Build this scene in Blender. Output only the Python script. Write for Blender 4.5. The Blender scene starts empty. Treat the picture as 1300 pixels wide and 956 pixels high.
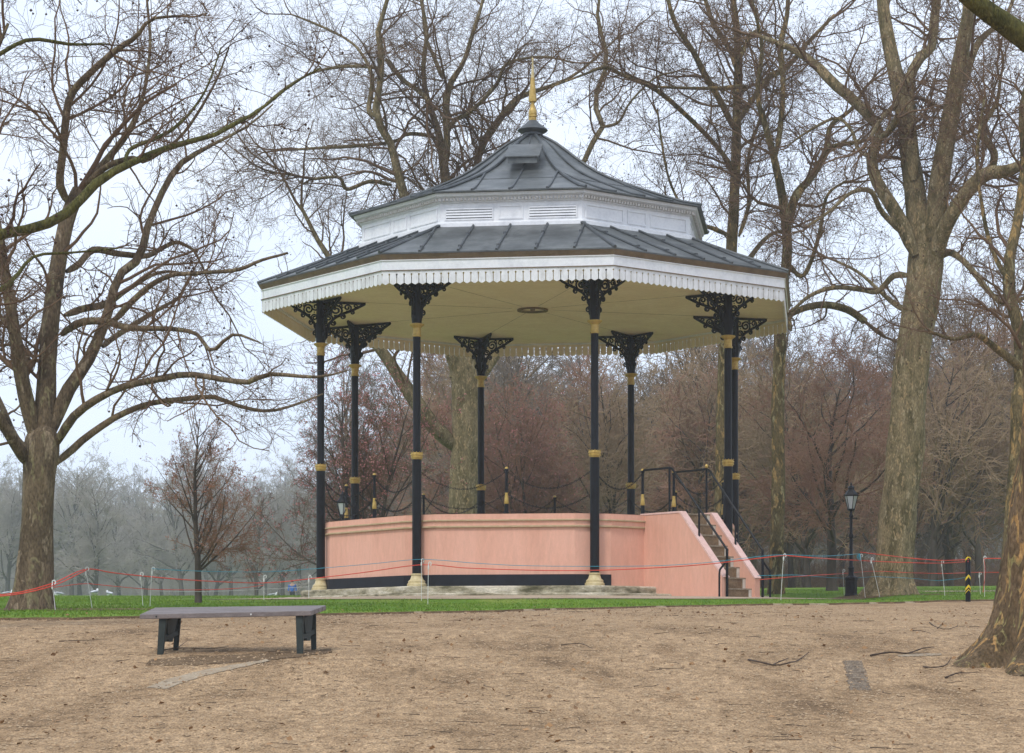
import bpy, math, random
import numpy as np
from mathutils import Vector

# ------------------------------------------------------------------ camera, sky, sun
sc = bpy.context.scene
COL = sc.collection
R = math.radians
EYE = 1.3          # the eye stands 1.3 m above the lowest ground
F, CX, HY = 2877.0, 650.0, 831.0   # focal length, centre and eye level of the photograph in its pixels

cd = bpy.data.cameras.new("camera")
cam = bpy.data.objects.new("camera", cd)
COL.objects.link(cam)
sc.camera = cam
cam.location = (0, 0, EYE)
cam.rotation_euler = (R(90), 0, 0)
cd.sensor_fit = 'HORIZONTAL'
cd.sensor_width = 36
cd.lens = F / 1300 * 36
cd.shift_y = (HY - 478) / 1300
cd.clip_start = 0.5
cd.clip_end = 3000

SUN_EL, SUN_AZ = R(52), R(-150)      # azimuth from +Y clockwise: behind the camera, to the left
w = bpy.data.worlds.new("World")
sc.world = w
w.use_nodes = True
nt = w.node_tree
nt.nodes.clear()
wo = nt.nodes.new('ShaderNodeOutputWorld')
bg = nt.nodes.new('ShaderNodeBackground')
sky = nt.nodes.new('ShaderNodeTexSky')
sky.sky_type = 'NISHITA'
sky.sun_disc = False
sky.sun_elevation = SUN_EL
sky.sun_rotation = SUN_AZ
sky.air_density = 1.5
sky.dust_density = 3
geo = nt.nodes.new('ShaderNodeTexCoord')
mp = nt.nodes.new('ShaderNodeMapping')
mp.inputs['Scale'].default_value = (1, 1, 3.0)
nz = nt.nodes.new('ShaderNodeTexNoise')
nz.inputs['Scale'].default_value = 2.2
nz.inputs['Detail'].default_value = 5
nz.inputs['Roughness'].default_value = 0.55
cr = nt.nodes.new('ShaderNodeValToRGB')
cr.color_ramp.elements[0].position = 0.3
cr.color_ramp.elements[0].color = (8.3, 9.8, 12.7, 1)
cr.color_ramp.elements[1].position = 0.72
cr.color_ramp.elements[1].color = (10.9, 11.8, 13.4, 1)
mx = nt.nodes.new('ShaderNodeMix')
mx.data_type = 'RGBA'
mx.inputs[0].default_value = 0.93     # the cloud cover
nt.links.new(geo.outputs['Generated'], mp.inputs['Vector'])
nt.links.new(mp.outputs['Vector'], nz.inputs['Vector'])
nt.links.new(nz.outputs['Fac'], cr.inputs['Fac'])
nt.links.new(sky.outputs['Color'], mx.inputs[6])
nt.links.new(cr.outputs['Color'], mx.inputs[7])
nt.links.new(mx.outputs[2], bg.inputs['Color'])
bg.inputs['Strength'].default_value = 0.092
nt.links.new(bg.outputs['Background'], wo.inputs['Surface'])

sd = bpy.data.lights.new("sun", 'SUN')
sun = bpy.data.objects.new("sun", sd)
COL.objects.link(sun)
sd.energy = 1.45
sd.angle = R(10)
sd.color = (1.0, 0.96, 0.9)
dv = Vector((math.sin(SUN_AZ) * math.cos(SUN_EL), math.cos(SUN_AZ) * math.cos(SUN_EL), math.sin(SUN_EL)))
sun.rotation_euler = dv.to_track_quat('Z', 'Y').to_euler()

sc.view_settings.view_transform = 'Standard'
sc.view_settings.look = 'None'
sc.view_settings.exposure = 0.2
sc.view_settings.gamma = 1
sc.view_settings.use_curve_mapping = False
sc.render.engine = 'CYCLES'
sc.cycles.use_denoising = True
sc.cycles.denoiser = 'OPENIMAGEDENOISE'
sc.cycles.max_bounces = 5
sc.cycles.diffuse_bounces = 3
sc.cycles.glossy_bounces = 2
sc.cycles.transmission_bounces = 3
sc.cycles.volume_bounces = 1
sc.cycles.use_adaptive_sampling = True
sc.cycles.adaptive_threshold = 0.015

HAZE_DENSITY = 0.00065

# ------------------------------------------------------------------ materials
def new_mat(name):
    m = bpy.data.materials.new(name)
    m.use_nodes = True
    n = m.node_tree
    return m, n, n.nodes['Principled BSDF']

def pmat(name, cols, scale=5, rough=0.8, bump=0.0, bscale=None, detail=6, stretch=(1, 1, 1), spec=0.3, metal=0.0,
         fine=None, fine2=None, coord='Object', lo=0.3, hi=0.7):
    """noise-driven colours; fine=(scale, amount) adds a second small speckle"""
    m, n, b = new_mat(name)
    L = n.links.new
    tc = n.nodes.new('ShaderNodeTexCoord')
    mpp = n.nodes.new('ShaderNodeMapping')
    mpp.inputs['Scale'].default_value = stretch
    L(tc.outputs[coord], mpp.inputs['Vector'])
    no = n.nodes.new('ShaderNodeTexNoise')
    no.inputs['Scale'].default_value = scale
    no.inputs['Detail'].default_value = detail
    no.inputs['Roughness'].default_value = 0.62
    L(mpp.outputs['Vector'], no.inputs['Vector'])
    ra = n.nodes.new('ShaderNodeValToRGB')
    e = ra.color_ramp.elements
    k = len(cols)
    while len(e) < k:
        e.new(0.5)
    for i, c in enumerate(cols):
        e[i].position = lo + (hi - lo) * i / max(1, k - 1)
        e[i].color = (*c, 1)
    L(no.outputs['Fac'], ra.inputs['Fac'])
    out = ra.outputs['Color']
    for fine in [q for q in (fine, fine2) if q]:
        n2 = n.nodes.new('ShaderNodeTexNoise')
        n2.inputs['Scale'].default_value = fine[0]
        n2.inputs['Detail'].default_value = 3
        L(mpp.outputs['Vector'], n2.inputs['Vector'])
        mr = n.nodes.new('ShaderNodeMapRange')
        mr.inputs[1].default_value = 0.3
        mr.inputs[2].default_value = 0.7
        mr.inputs[3].default_value = 1 - fine[1]
        mr.inputs[4].default_value = 1 + fine[1]
        L(n2.outputs['Fac'], mr.inputs['Value'])
        mu = n.nodes.new('ShaderNodeVectorMath')
        mu.operation = 'SCALE'
        L(out, mu.inputs[0])
        L(mr.outputs['Result'], mu.inputs['Scale'])
        out = mu.outputs['Vector']
    L(out, b.inputs['Base Color'])
    b.inputs['Roughness'].default_value = rough
    b.inputs['Specular IOR Level'].default_value = spec
    b.inputs['Metallic'].default_value = metal
    if bump:
        nb = n.nodes.new('ShaderNodeTexNoise')
        nb.inputs['Scale'].default_value = bscale or scale * 3
        nb.inputs['Detail'].default_value = 5
        L(mpp.outputs['Vector'], nb.inputs['Vector'])
        bu = n.nodes.new('ShaderNodeBump')
        bu.inputs['Strength'].default_value = 0.8
        bu.inputs['Distance'].default_value = bump
        L(nb.outputs['Fac'], bu.inputs['Height'])
        L(bu.outputs['Normal'], b.inputs['Normal'])
    return m

def bark_mat(name, dark, mid, pale, flake, amount=0.5, scale=3.0, moss=None):
    """plane bark: stretched blotches of olive, grey and pale cream where it has flaked"""
    m, n, b = new_mat(name)
    L = n.links.new
    tc = n.nodes.new('ShaderNodeTexCoord')
    mpp = n.nodes.new('ShaderNodeMapping')
    mpp.inputs['Scale'].default_value = (1, 1, 0.38)
    L(tc.outputs['Object'], mpp.inputs['Vector'])
    def noise(sc_, det, dist=0.0):
        q = n.nodes.new('ShaderNodeTexNoise')
        q.inputs['Scale'].default_value = sc_
        q.inputs['Detail'].default_value = det
        q.inputs['Distortion'].default_value = dist
        L(mpp.outputs['Vector'], q.inputs['Vector'])
        return q
    a = noise(scale, 5, 0.6)
    r1 = n.nodes.new('ShaderNodeValToRGB')
    e = r1.color_ramp.elements
    e[0].position = 0.34; e[0].color = (*dark, 1)
    e[1].position = 0.62; e[1].color = (*mid, 1)
    L(a.outputs['Fac'], r1.inputs['Fac'])
    c = noise(scale * 2.6, 4, 0.9)
    r2 = n.nodes.new('ShaderNodeValToRGB')
    e = r2.color_ramp.elements
    e[0].position = 1 - 0.47 - amount * 0.1 + 0.06; e[0].color = (0, 0, 0, 1)
    e[1].position = e[0].position + 0.05; e[1].color = (1, 1, 1, 1)
    L(c.outputs['Fac'], r2.inputs['Fac'])
    d = noise(scale * 1.3, 2)
    r3 = n.nodes.new('ShaderNodeValToRGB')
    e = r3.color_ramp.elements
    e[0].position = 0.45; e[0].color = (*pale, 1)
    e[1].position = 0.55; e[1].color = (*flake, 1)
    L(d.outputs['Fac'], r3.inputs['Fac'])
    mi = n.nodes.new('ShaderNodeMix'); mi.data_type = 'RGBA'
    L(r2.outputs['Color'], mi.inputs[0])
    L(r1.outputs['Color'], mi.inputs[6])
    L(r3.outputs['Color'], mi.inputs[7])
    f = noise(38, 4)
    mr = n.nodes.new('ShaderNodeMapRange')
    mr.inputs[1].default_value = 0.3; mr.inputs[2].default_value = 0.7
    mr.inputs[3].default_value = 0.55; mr.inputs[4].default_value = 1.4
    L(f.outputs['Fac'], mr.inputs['Value'])
    mu = n.nodes.new('ShaderNodeVectorMath'); mu.operation = 'SCALE'
    L(mi.outputs[2], mu.inputs[0]); L(mr.outputs['Result'], mu.inputs['Scale'])
    L(mu.outputs['Vector'], b.inputs['Base Color'])
    b.inputs['Roughness'].default_value = 0.9
    b.inputs['Specular IOR Level'].default_value = 0.15
    bu = n.nodes.new('ShaderNodeBump')
    bu.inputs['Strength'].default_value = 0.9
    bu.inputs['Distance'].default_value = 0.03
    ad = n.nodes.new('ShaderNodeMath'); ad.operation = 'ADD'
    L(f.outputs['Fac'], ad.inputs[0]); L(a.outputs['Fac'], ad.inputs[1])
    L(ad.outputs[0], bu.inputs['Height'])
    L(bu.outputs['Normal'], b.inputs['Normal'])
    return m

M = {}
M['gravel'] = pmat('gravel', [(.160, .102, .055), (.285, .187, .102), (.38, .256, .145), (.235, .150, .080)], scale=0.9, rough=.95,
                   bump=.02, bscale=30, stretch=(1, .45, 1), fine=(60, .5), fine2=(11, .28), spec=.1)
M['grass'] = pmat('grass', [(.07, .14, .012), (.12, .21, .018), (.20, .24, .045)], scale=.8, rough=.9, bump=.03, bscale=25,
                  stretch=(1, .6, 1), fine=(30, .3), spec=.15)
M['blade'] = pmat('grass_blades', [(.07, .15, .010), (.125, .225, .016), (.22, .25, .05)], scale=3, rough=.7, spec=.2)
M['paving'] = pmat('paving', [(.33, .245, .165), (.43, .33, .23), (.38, .28, .19)], scale=1.6, rough=.9, fine=(30, .22), spec=.15)
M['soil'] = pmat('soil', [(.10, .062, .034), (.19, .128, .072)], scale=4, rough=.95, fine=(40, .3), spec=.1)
M['concrete'] = pmat('old_concrete', [(.26, .19, .12), (.40, .32, .22)], scale=5, rough=.9, fine=(50, .25), bump=.01)
M['drain_brick'] = pmat('drain_brick', [(.13, .095, .065), (.25, .20, .15), (.33, .27, .20)], scale=9, rough=.9, fine=(60, .3), bump=.01)
M['stone'] = pmat('weathered_stone', [(.11, .10, .055), (.36, .32, .22), (.56, .51, .40)], scale=1.7, lo=.36, hi=.62, stretch=(1, 1, 3), fine2=(6, .2), rough=.9, bump=.01,
                  fine=(25, .25), spec=.15)
M['pink'] = pmat('pink_render', [(.68, .355, .25), (.73, .395, .285), (.75, .42, .31)], scale=1.3, rough=.75, fine=(9, .05), fine2=(40, .04),
                 bump=.002, bscale=25, stretch=(1.6, 1.6, .35), spec=.25)
M['pink_skylit'] = pmat('pink_skylit_coping', [(.70, .44, .37), (.78, .53, .47)], scale=5, rough=.6, fine=(20, .05))  # wall pink lightened: sky brightness on the tops put into the colour
M['black'] = pmat('black_paint', [(.004, .0045, .006), (.008, .009, .012)], scale=6, rough=.45, spec=.18)
M['black_band'] = pmat('black_band_paint', [(.008, .009, .013), (.016, .018, .025)], scale=3, rough=.6, spec=.2)
M['gold'] = pmat('gold_paint', [(.36, .22, .045), (.60, .42, .12)], scale=14, rough=.42, spec=.5, metal=.25)
M['cream_gold'] = pmat('worn_gold_paint', [(.46, .36, .16), (.64, .54, .32)], scale=12, rough=.55, spec=.35)
M['white'] = pmat('white_paint', [(.66, .67, .69), (.78, .79, .80), (.80, .80, .80)], scale=3, rough=.55, fine=(16, .05))
M['white_dirty'] = pmat('white_paint_weathered', [(.55, .54, .52), (.72, .72, .72), (.77, .77, .77)], scale=6, rough=.6,
                        stretch=(1, 1, .5), fine=(20, .06))
M['dentil'] = pmat('dentil_paint', [(.50, .46, .40), (.68, .66, .62)], scale=8, rough=.6)
M['ochre'] = pmat('ochre_moulding', [(.42, .30, .17), (.55, .42, .26)], scale=8, rough=.7)
M['gutter'] = pmat('brown_gutter', [(.13, .09, .055), (.22, .155, .10)], scale=5, rough=.65)
M['ceiling'] = pmat('cream_ceiling', [(.80, .66, .51), (.88, .76, .60)], scale=1.5, rough=.8, fine=(9, .05))
M['lead'] = pmat('lead_roof', [(.042, .047, .046), (.098, .106, .103), (.17, .176, .168)], scale=1.6, rough=.42, bump=.012,
                 bscale=3, fine=(12, .12), spec=.5, metal=.35)
M['lead_roll'] = pmat('lead_rolls', [(.05, .058, .062), (.10, .108, .11)], scale=5, rough=.5, spec=.4, metal=.2)
M['step'] = pmat('worn_step', [(.14, .088, .048), (.27, .185, .105)], scale=6, rough=.9, fine=(30, .2))
M['step_tread'] = pmat('worn_tread', [(.22, .17, .11), (.34, .27, .19)], scale=7, rough=.9, fine=(30, .2))
M['step_edge'] = pmat('cream_step_edge', [(.50, .46, .38), (.66, .62, .54)], scale=9, rough=.8)
M['bench_top'] = pmat('bench_top_planks', [(.125, .10, .092), (.21, .178, .165)], scale=3, rough=.55, stretch=(.6, 6, 6), fine=(20, .15), spec=.4)
M['bench_leg'] = pmat('bench_legs', [(.012, .018, .016), (.035, .045, .038)], scale=6, rough=.6)
M['red_rope'] = pmat('red_rope', [(.62, .05, .03), (.78, .09, .05)], scale=5, rough=.6)
M['blue_rope'] = pmat('blue_rope', [(.03, .25, .36), (.06, .36, .46)], scale=5, rough=.6)
M['post_white'] = pmat('white_plastic', [(.68, .67, .62), (.8, .79, .75)], scale=8, rough=.5)
M['yellow'] = pmat('yellow_reflective', [(.70, .50, .02), (.8, .6, .04)], scale=8, rough=.5)
M['glass'] = pmat('frosted_glass', [(.42, .45, .45), (.55, .58, .58)], scale=5, rough=.15, spec=.6)
M['stick'] = pmat('stick', [(.045, .03, .022), (.10, .07, .05)], scale=12, rough=.9)
M['leaf_litter'] = pmat('dead_leaves', [(.20, .11, .05), (.36, .21, .10), (.12, .07, .04)], scale=2.5, rough=.85)
M['pebble'] = pmat('pebbles', [(.10, .06, .032), (.30, .19, .10), (.42, .30, .18), (.17, .10, .055)], scale=7, rough=.85, detail=2, lo=.25, hi=.75)
M['gull'] = pmat('gull_feathers', [(.7, .7, .7), (.8, .8, .8)], scale=6, rough=.8)
M['gull_wing'] = pmat('gull_wings', [(.3, .32, .35), (.36, .38, .4)], scale=6, rough=.8)
M['blue_coat'] = pmat('blue_coat', [(.02, .10, .38), (.03, .15, .48)], scale=6, rough=.8)
M['trousers'] = pmat('dark_trousers', [(.015, .016, .022), (.03, .03, .04)], scale=6, rough=.9)
M['skin'] = pmat('skin', [(.45, .27, .19), (.5, .31, .22)], scale=6, rough=.6)
M['hair'] = pmat('dark_hair', [(.015, .012, .01), (.03, .02, .015)], scale=20, rough=.6)

M['bark_brown'] = bark_mat('bark_brown', (.070, .050, .030), (.18, .132, .080), (.26, .20, .13), (.20, .17, .09), .35)
M['bark_plane'] = bark_mat('bark_plane', (.10, .082, .036), (.235, .185, .10), (.31, .255, .155), (.30, .22, .115), .42, 4.6)
M['bark_plane_mossy'] = bark_mat('bark_plane_mossy', (.065, .055, .022), (.15, .115, .055), (.26, .23, .12), (.30, .20, .08), .5)
M['bark_near'] = bark_mat('bark_near', (.065, .045, .022), (.15, .10, .055), (.22, .19, .08), (.36, .21, .08), .42, 4.2)
M['bark_limb'] = bark_mat('bark_mossy_limb', (.045, .045, .012), (.095, .088, .026), (.13, .125, .035), (.10, .09, .03), .5, 6)
M['bark_grey'] = pmat('bark_grey', [(.045, .036, .030), (.11, .09, .07)], scale=4, rough=.9, stretch=(1, 1, .3), spec=.1)
M['twig'] = pmat('twigs_brown', [(.10, .060, .037), (.20, .13, .078)], scale=.6, rough=.9, spec=.1)
M['twig_dark'] = pmat('twigs_dark', [(.065, .042, .028), (.14, .092, .058)], scale=.6, rough=.9, spec=.1)
M['twig_red'] = pmat('twigs_reddish', [(.22, .115, .075), (.39, .225, .15)], scale=.5, rough=.9, spec=.1)
M['twig_pale'] = pmat('twigs_pale_brown', [(.21, .145, .085), (.38, .27, .165)], scale=.5, rough=.9, spec=.1)
M['twig_warm'] = pmat('twigs_warm', [(.17, .10, .062), (.31, .185, .115)], scale=.5, rough=.9, spec=.1)
M['twig_far_hazed'] = pmat('twigs_far_hazed', [(.25, .215, .185), (.40, .35, .30)], scale=.3, rough=.9, spec=.1)  # paler than the twigs themselves: distance haze mixed into the colour
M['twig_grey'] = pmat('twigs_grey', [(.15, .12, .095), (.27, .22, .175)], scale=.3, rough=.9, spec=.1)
M['bud_pink'] = pmat('pink_buds', [(.42, .13, .13), (.62, .30, .28)], scale=1.2, rough=.8, spec=.1)
M['leaf_rust'] = pmat('rusty_leaves', [(.24, .10, .06), (.42, .20, .13)], scale=1.5, rough=.85, spec=.1)
M['seed'] = pmat('seed_balls', [(.05, .03, .025), (.09, .055, .04)], scale=5, rough=.9, spec=.1)

# ------------------------------------------------------------------ mesh helpers
def mesh_from(name, V, Fq, mat, smooth=False):
    """V (n,3) array; Fq list of arrays of faces (each array rectangular)"""
    me = bpy.data.meshes.new(name)
    V = np.asarray(V, dtype=np.float32)
    me.vertices.add(len(V))
    me.vertices.foreach_set('co', V.ravel())
    Fq = [np.asarray(f, dtype=np.int32) for f in Fq if len(f)]
    tot = np.concatenate([np.full(len(f), f.shape[1], np.int32) for f in Fq])
    loops = np.concatenate([f.ravel() for f in Fq])
    me.loops.add(len(loops))
    me.loops.foreach_set('vertex_index', loops)
    me.polygons.add(len(tot))
    st = np.concatenate([[0], np.cumsum(tot)[:-1]]).astype(np.int32)
    me.polygons.foreach_set('loop_start', st)
    me.polygons.foreach_set('loop_total', tot)
    if smooth:
        me.polygons.foreach_set('use_smooth', np.ones(len(tot), dtype=bool))
    me.update(calc_edges=True)
    me.materials.append(mat)
    return me

def link(name, me, parent=None, loc=(0, 0, 0), rotz=0.0):
    o = bpy.data.objects.new(name, me)
    COL.objects.link(o)
    o.location = loc
    o.rotation_euler = (0, 0, rotz)
    if parent is not None:
        o.parent = parent
    return o

def tag(o, label, cat, group=None, kind=None):
    if label: o['label'] = label
    if cat: o['category'] = cat
    if group: o['group'] = group
    if kind: o['kind'] = kind
    return o

def thing(name, label, cat, loc=(0, 0, 0), rotz=0.0, group=None):
    return tag(link(name, None, None, loc, rotz), label, cat, group)

def structure(o):
    o['kind'] = 'structure'
    return o

class MB:
    def __init__(s):
        s.v = []; s.f = []
    def add(s, vs, fs):
        n = len(s.v)
        s.v.extend([tuple(p) for p in vs])
        s.f.extend([tuple(i + n for i in f) for f in fs])
        return s
    def box(s, x0, x1, y0, y1, z0, z1, tf=None):
        vs = [(x, y, z) for x in (x0, x1) for y in (y0, y1) for z in (z0, z1)]
        if tf: vs = [tf(*p) for p in vs]
        return s.add(vs, [(0, 1, 3, 2), (4, 6, 7, 5), (0, 4, 5, 1), (2, 3, 7, 6), (0, 2, 6, 4), (1, 5, 7, 3)])
    def prism(s, poly, t0, t1, tf):
        """poly in (a,b), extruded along the third coordinate; tf(a,b,t)->xyz"""
        n = len(poly)
        vs = [tf(a, b, t0) for a, b in poly] + [tf(a, b, t1) for a, b in poly]
        fs = [tuple(range(n))[::-1], tuple(range(n, 2 * n))] + [(i, (i + 1) % n, n + (i + 1) % n, n + i) for i in range(n)]
        return s.add(vs, fs)
    def tube(s, pts, r, k=8, cap=True):
        pts = [Vector(p) for p in pts]
        n = len(pts)
        rr = r if isinstance(r, (list, tuple)) else [r] * n
        t = [(pts[min(i + 1, n - 1)] - pts[max(i - 1, 0)]).normalized() for i in range(n)]
        ref = Vector((0, 0, 1)) if abs(t[0].z) < .9 else Vector((1, 0, 0))
        u = (ref - t[0] * ref.dot(t[0])).normalized()
        vs = []
        for i in range(n):
            u = (u - t[i] * u.dot(t[i])).normalized()
            v = t[i].cross(u)
            for j in range(k):
                a = 2 * math.pi * (j + .5) / k
                vs.append(pts[i] + (u * math.cos(a) + v * math.sin(a)) * rr[i])
        fs = [(i * k + j, i * k + (j + 1) % k, (i + 1) * k + (j + 1) % k, (i + 1) * k + j) for i in range(n - 1) for j in range(k)]
        if cap:
            fs += [tuple(range(k))[::-1], tuple(range((n - 1) * k, n * k))]
        return s.add(vs, fs)
    def lathe(s, prof, n=16, phase=0.0, c=(0, 0, 0), cap0=True, cap1=True):
        """prof [(radius, z)]; vertex angle a -> (sin a, -cos a)"""
        vs = []
        for r, z in prof:
            for j in range(n):
                a = phase + 2 * math.pi * j / n
                vs.append((c[0] + r * math.sin(a), c[1] - r * math.cos(a), c[2] + z))
        m = len(prof)
        fs = [(i * n + j, i * n + (j + 1) % n, (i + 1) * n + (j + 1) % n, (i + 1) * n + j) for i in range(m - 1) for j in range(n)]
        if cap0: fs.append(tuple(range(n))[::-1])
        if cap1: fs.append(tuple(range((m - 1) * n, m * n)))
        return s.add(vs, fs)
    def build(s, name, mat, parent=None, loc=(0, 0, 0), rotz=0.0, smooth=False):
        me = bpy.data.meshes.new(name)
        me.from_pydata(s.v, [], s.f)
        me.materials.append(mat)
        if smooth:
            me.polygons.foreach_set('use_smooth', [True] * len(me.polygons))
            try: me.set_sharp_from_angle(angle=R(40))
            except Exception: pass
        me.update()
        return link(name, me, parent, loc, rotz)

# ------------------------------------------------------------------ terrain
BX, BY, BZ = 0.481, 52.86, 2.45        # centre of the bandstand and level of its pad
NEAR_Y = [-60, 0, 15, 21, 24, 28, 32, 45]
NEAR_Z = [-.6, 0.0, .45, .88, 1.18, 1.60, 1.83, 2.30]

def G(x, y):
    x = np.asarray(x, float); y = np.asarray(y, float)
    def prof(yy):
        k = np.clip((x + 9) / 26, 0, 1)
        k = k * k * (3 - 2 * k)
        rr = .0257 + (.0299 - .0257) * k
        zc = EYE + rr * 75
        near = np.interp(yy, NEAR_Y, NEAR_Z)
        midd = 2.30 + (zc - 2.30) * (yy - 45) / 30
        far = zc + (rr - .0062) * (yy - 75) * 1.0
        far2 = zc + (rr - .0062) * 150 + (rr + .004) * (yy - 225)
        return np.where(yy < 45, near, np.where(yy < 75, midd, np.where(yy < 225, far, far2)))
    s = 0
    for o, wt in ((-1.6, .25), (0, .5), (1.6, .25)):
        s = s + wt * prof(y + o)
    s = s + .085 * np.exp(-(((x + 2.1) / 1.5) ** 2 + ((y - 24.4) / 1.6) ** 2))
    s = s + .006 * np.sin(x * 1.3 + y * .7) * np.sin(y * .9 - x * .4)
    d = np.hypot(x - BX, y - BY)
    t = np.clip((9.6 - d) / 2.6, 0, 1)
    t = t * t * (3 - 2 * t)
    return s * (1 - t) + BZ * t

def g(x, y):
    return float(G(x, y))

def hit(px, py, y0=14.0, y1=75.0):
    """where the ray through a pixel of the photograph meets the ground"""
    ys = np.linspace(y0, y1, 2500)
    xs = (px - CX) / F * ys
    zr = EYE + (HY - py) / F * ys
    dd = zr - G(xs, ys)
    i = np.argmax(dd <= 0)
    if dd[i] > 0: i = len(ys) - 1
    return float(xs[i]), float(ys[i]), g(xs[i], ys[i])

def up(px, py, y):
    return Vector(((px - CX) / F * y, y, EYE + (HY - py) / F * y))

def axis(parts):
    out = []
    for a, b, s_ in parts:
        out.append(np.arange(a, b, s_))
    out.append([parts[-1][1]])
    return np.concatenate(out)

def sheet(name, xs, ys2d, mat, dz=0.0):
    """xs (n,), ys2d (n,m): columns of ground points"""
    n, m = ys2d.shape
    X = np.repeat(xs[:, None], m, 1)
    Z = G(X, ys2d) + dz
    V = np.stack([X, ys2d, Z], -1).reshape(-1, 3)
    idx = np.arange(n * m).reshape(n, m)
    Q = np.stack([idx[:-1, :-1], idx[1:, :-1], idx[1:, 1:], idx[:-1, 1:]], -1).reshape(-1, 4)
    return link(name, mesh_from(name, V, [Q], mat, True))

gx = axis([(-420, -60, 20), (-60, -20, 4), (-20, 20, .4), (20, 60, 4), (60, 420, 20)])
gy = axis([(-60, 10, 4), (10, 80, .4), (80, 140, 3), (140, 640, 20)])
structure(sheet('gravel_ground', gx, np.repeat(gy[None, :], len(gx), 0), M['gravel'], 0.0))

# the ragged line where the gravel stops and the lawn starts
ep = [hit(px, py) for px, py in ((-100, 788), (60, 787), (180, 785), (440, 781), (640, 777), (860, 771), (1050, 768), (1250, 763), (1400, 761))]
ex = np.array([-60] + [p[0] for p in ep] + [60]); ey = np.array([ep[0][1]] + [p[1] for p in ep] + [ep[-1][1] + 1.5])
def edge_y(x):
    x = np.asarray(x, float)
    return np.interp(x, ex, ey) + .12 * np.sin(x * 2.3) * np.sin(x * .9) + .07 * np.sin(x * 7.7 + 1) + .05 * np.sin(x * 17.3 + 2)
lx = axis([(-420, -60, 20), (-60, -16, 2), (-16, 18, .12), (18, 60, 2), (60, 420, 20)])
lt = np.concatenate([np.linspace(0, 1, 60)[:-1] ** 1.3 * 34, np.linspace(34, 90, 15)[:-1], np.linspace(90, 590, 25)])
ys2 = edge_y(lx)[:, None] + lt[None, :]
lawn = structure(sheet('lawn', lx, ys2, M['grass'], .035))
# turf lip
mb = MB()
lip = [(x, float(edge_y(x))) for x in np.arange(-16, 18, .12)]
for (xa, ya), (xb, yb) in zip(lip[:-1], lip[1:]):
    mb.add([(xa, ya, g(xa, ya) + .035), (xb, yb, g(xb, yb) + .035), (xb, yb - .03, g(xb, yb) - .01), (xa, ya - .03, g(xa, ya) - .01)], [(0, 3, 2, 1)])
structure(mb.build('turf_edge', M['soil']))

def disc(name, cx, cy, rad, mat, dz, n=64, rings=24, r0=0.0, wob=0.0, sx=1.0):
    rr = np.linspace(r0, rad, rings)
    aa = np.linspace(0, 2 * np.pi, n, endpoint=False)
    Rr, A = np.meshgrid(rr, aa, indexing='ij')
    Rr = Rr * (1 + wob * (np.sin(A * 3 + 1) + .6 * np.sin(A * 7 + 2) + .4 * np.sin(A * 13)))
    X = cx + Rr * np.cos(A) * sx; Y = cy + Rr * np.sin(A)
    V = np.stack([X, Y, G(X, Y) + dz], -1).reshape(-1, 3)
    i = np.arange(rings * n).reshape(rings, n)
    j = np.roll(i, -1, 1)
    Q = np.stack([i[:-1], i[1:], j[1:], j[:-1]], -1).reshape(-1, 4)
    return link(name, mesh_from(name, V, [Q], mat, True))

structure(disc('paved_path', BX, BY, 8.4, M['paving'], .046, 96, 24, 4.5, .004))
# sandy path crossing the lawn on the right
px0 = hit(1180, 753.5); 
pxs = np.arange(px0[0], px0[0] + 30, .5)
pw = px0[1] + .5 + 0 * pxs
structure(sheet('sandy_path', pxs, pw[:, None] + np.linspace(0, 2.2, 8)[None, :], M['paving'], .042))

# ------------------------------------------------------------------ bandstand
PH = R(-75.27)
AZ = [PH + R(45 * k) for k in range(8)]      # columns and roof corners; vertex azimuth a -> (sin a, -cos a)
bs = thing('bandstand', 'octagonal bandstand with pink platform, black and gold columns and grey two-tier roof', 'bandstand', (BX, BY, BZ))
def pol(r, a, z=0.0):
    return (r * math.sin(a), -r * math.cos(a), z)

# stone steps it stands on
mb = MB()
for i in range(8):
    pass
mb.lathe([(6.0, 0.0), (6.0, .12), (5.96, .14), (4.2, .14)], 8, PH, cap0=False, cap1=False)
low = mb.build('lower_step', M['stone'], bs)
mb = MB().lathe([(5.46, .142), (5.46, .28), (5.41, .305), (4.2, .305)], 8, PH, cap0=False, cap1=False)
mb.build('upper_step', M['stone'], bs)

# wall: sixteen corners, a short face behind each column
W16 = []
for k in range(8):
    W16 += [AZ[k] - R(4.7), AZ[k] + R(4.7)]
def ring16(mb, prof, skip=None):
    n = 16; m = len(prof)
    vs = [pol(r, W16[j], z) for r, z in prof for j in range(n)]
    fs = []
    for i in range(m - 1):
        for j in range(n):
            if skip is not None and j in skip: continue
            fs.append((i * n + j, i * n + (j + 1) % n, (i + 1) * n + (j + 1) % n, (i + 1) * n + j))
    return mb.add(vs, fs)
mb = MB()
ring16(mb, [(4.87, .30), (4.87, 1.60)])
ring16(mb, [(4.895, 1.60), (4.895, 1.85)])
ring16(mb, [(4.87, 1.60), (4.895, 1.60)])
wall = mb.build('platform_wall', M['pink'], bs)
STAIR_FACE = 5   # the face between the third and fourth column (index of its first corner)
mb = ring16(MB(), [(4.86, .305), (4.91, .305), (4.91, .555), (4.86, .557)], skip=[STAIR_FACE])
# the band runs on beside the stair
mb.build('base_band', M['black_band'], wall)
mb = ring16(MB(), [(4.88, 1.555), (4.925, 1.565), (4.925, 1.595), (4.88, 1.605)], skip=[])
mb.build('moulding', M['ochre'], wall)
mb = ring16(MB(), [(4.89, 1.69), (4.935, 1.70), (4.935, 1.725), (4.89, 1.735)], skip=[])
mb.build('moulding', M['ochre'], wall)
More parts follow.
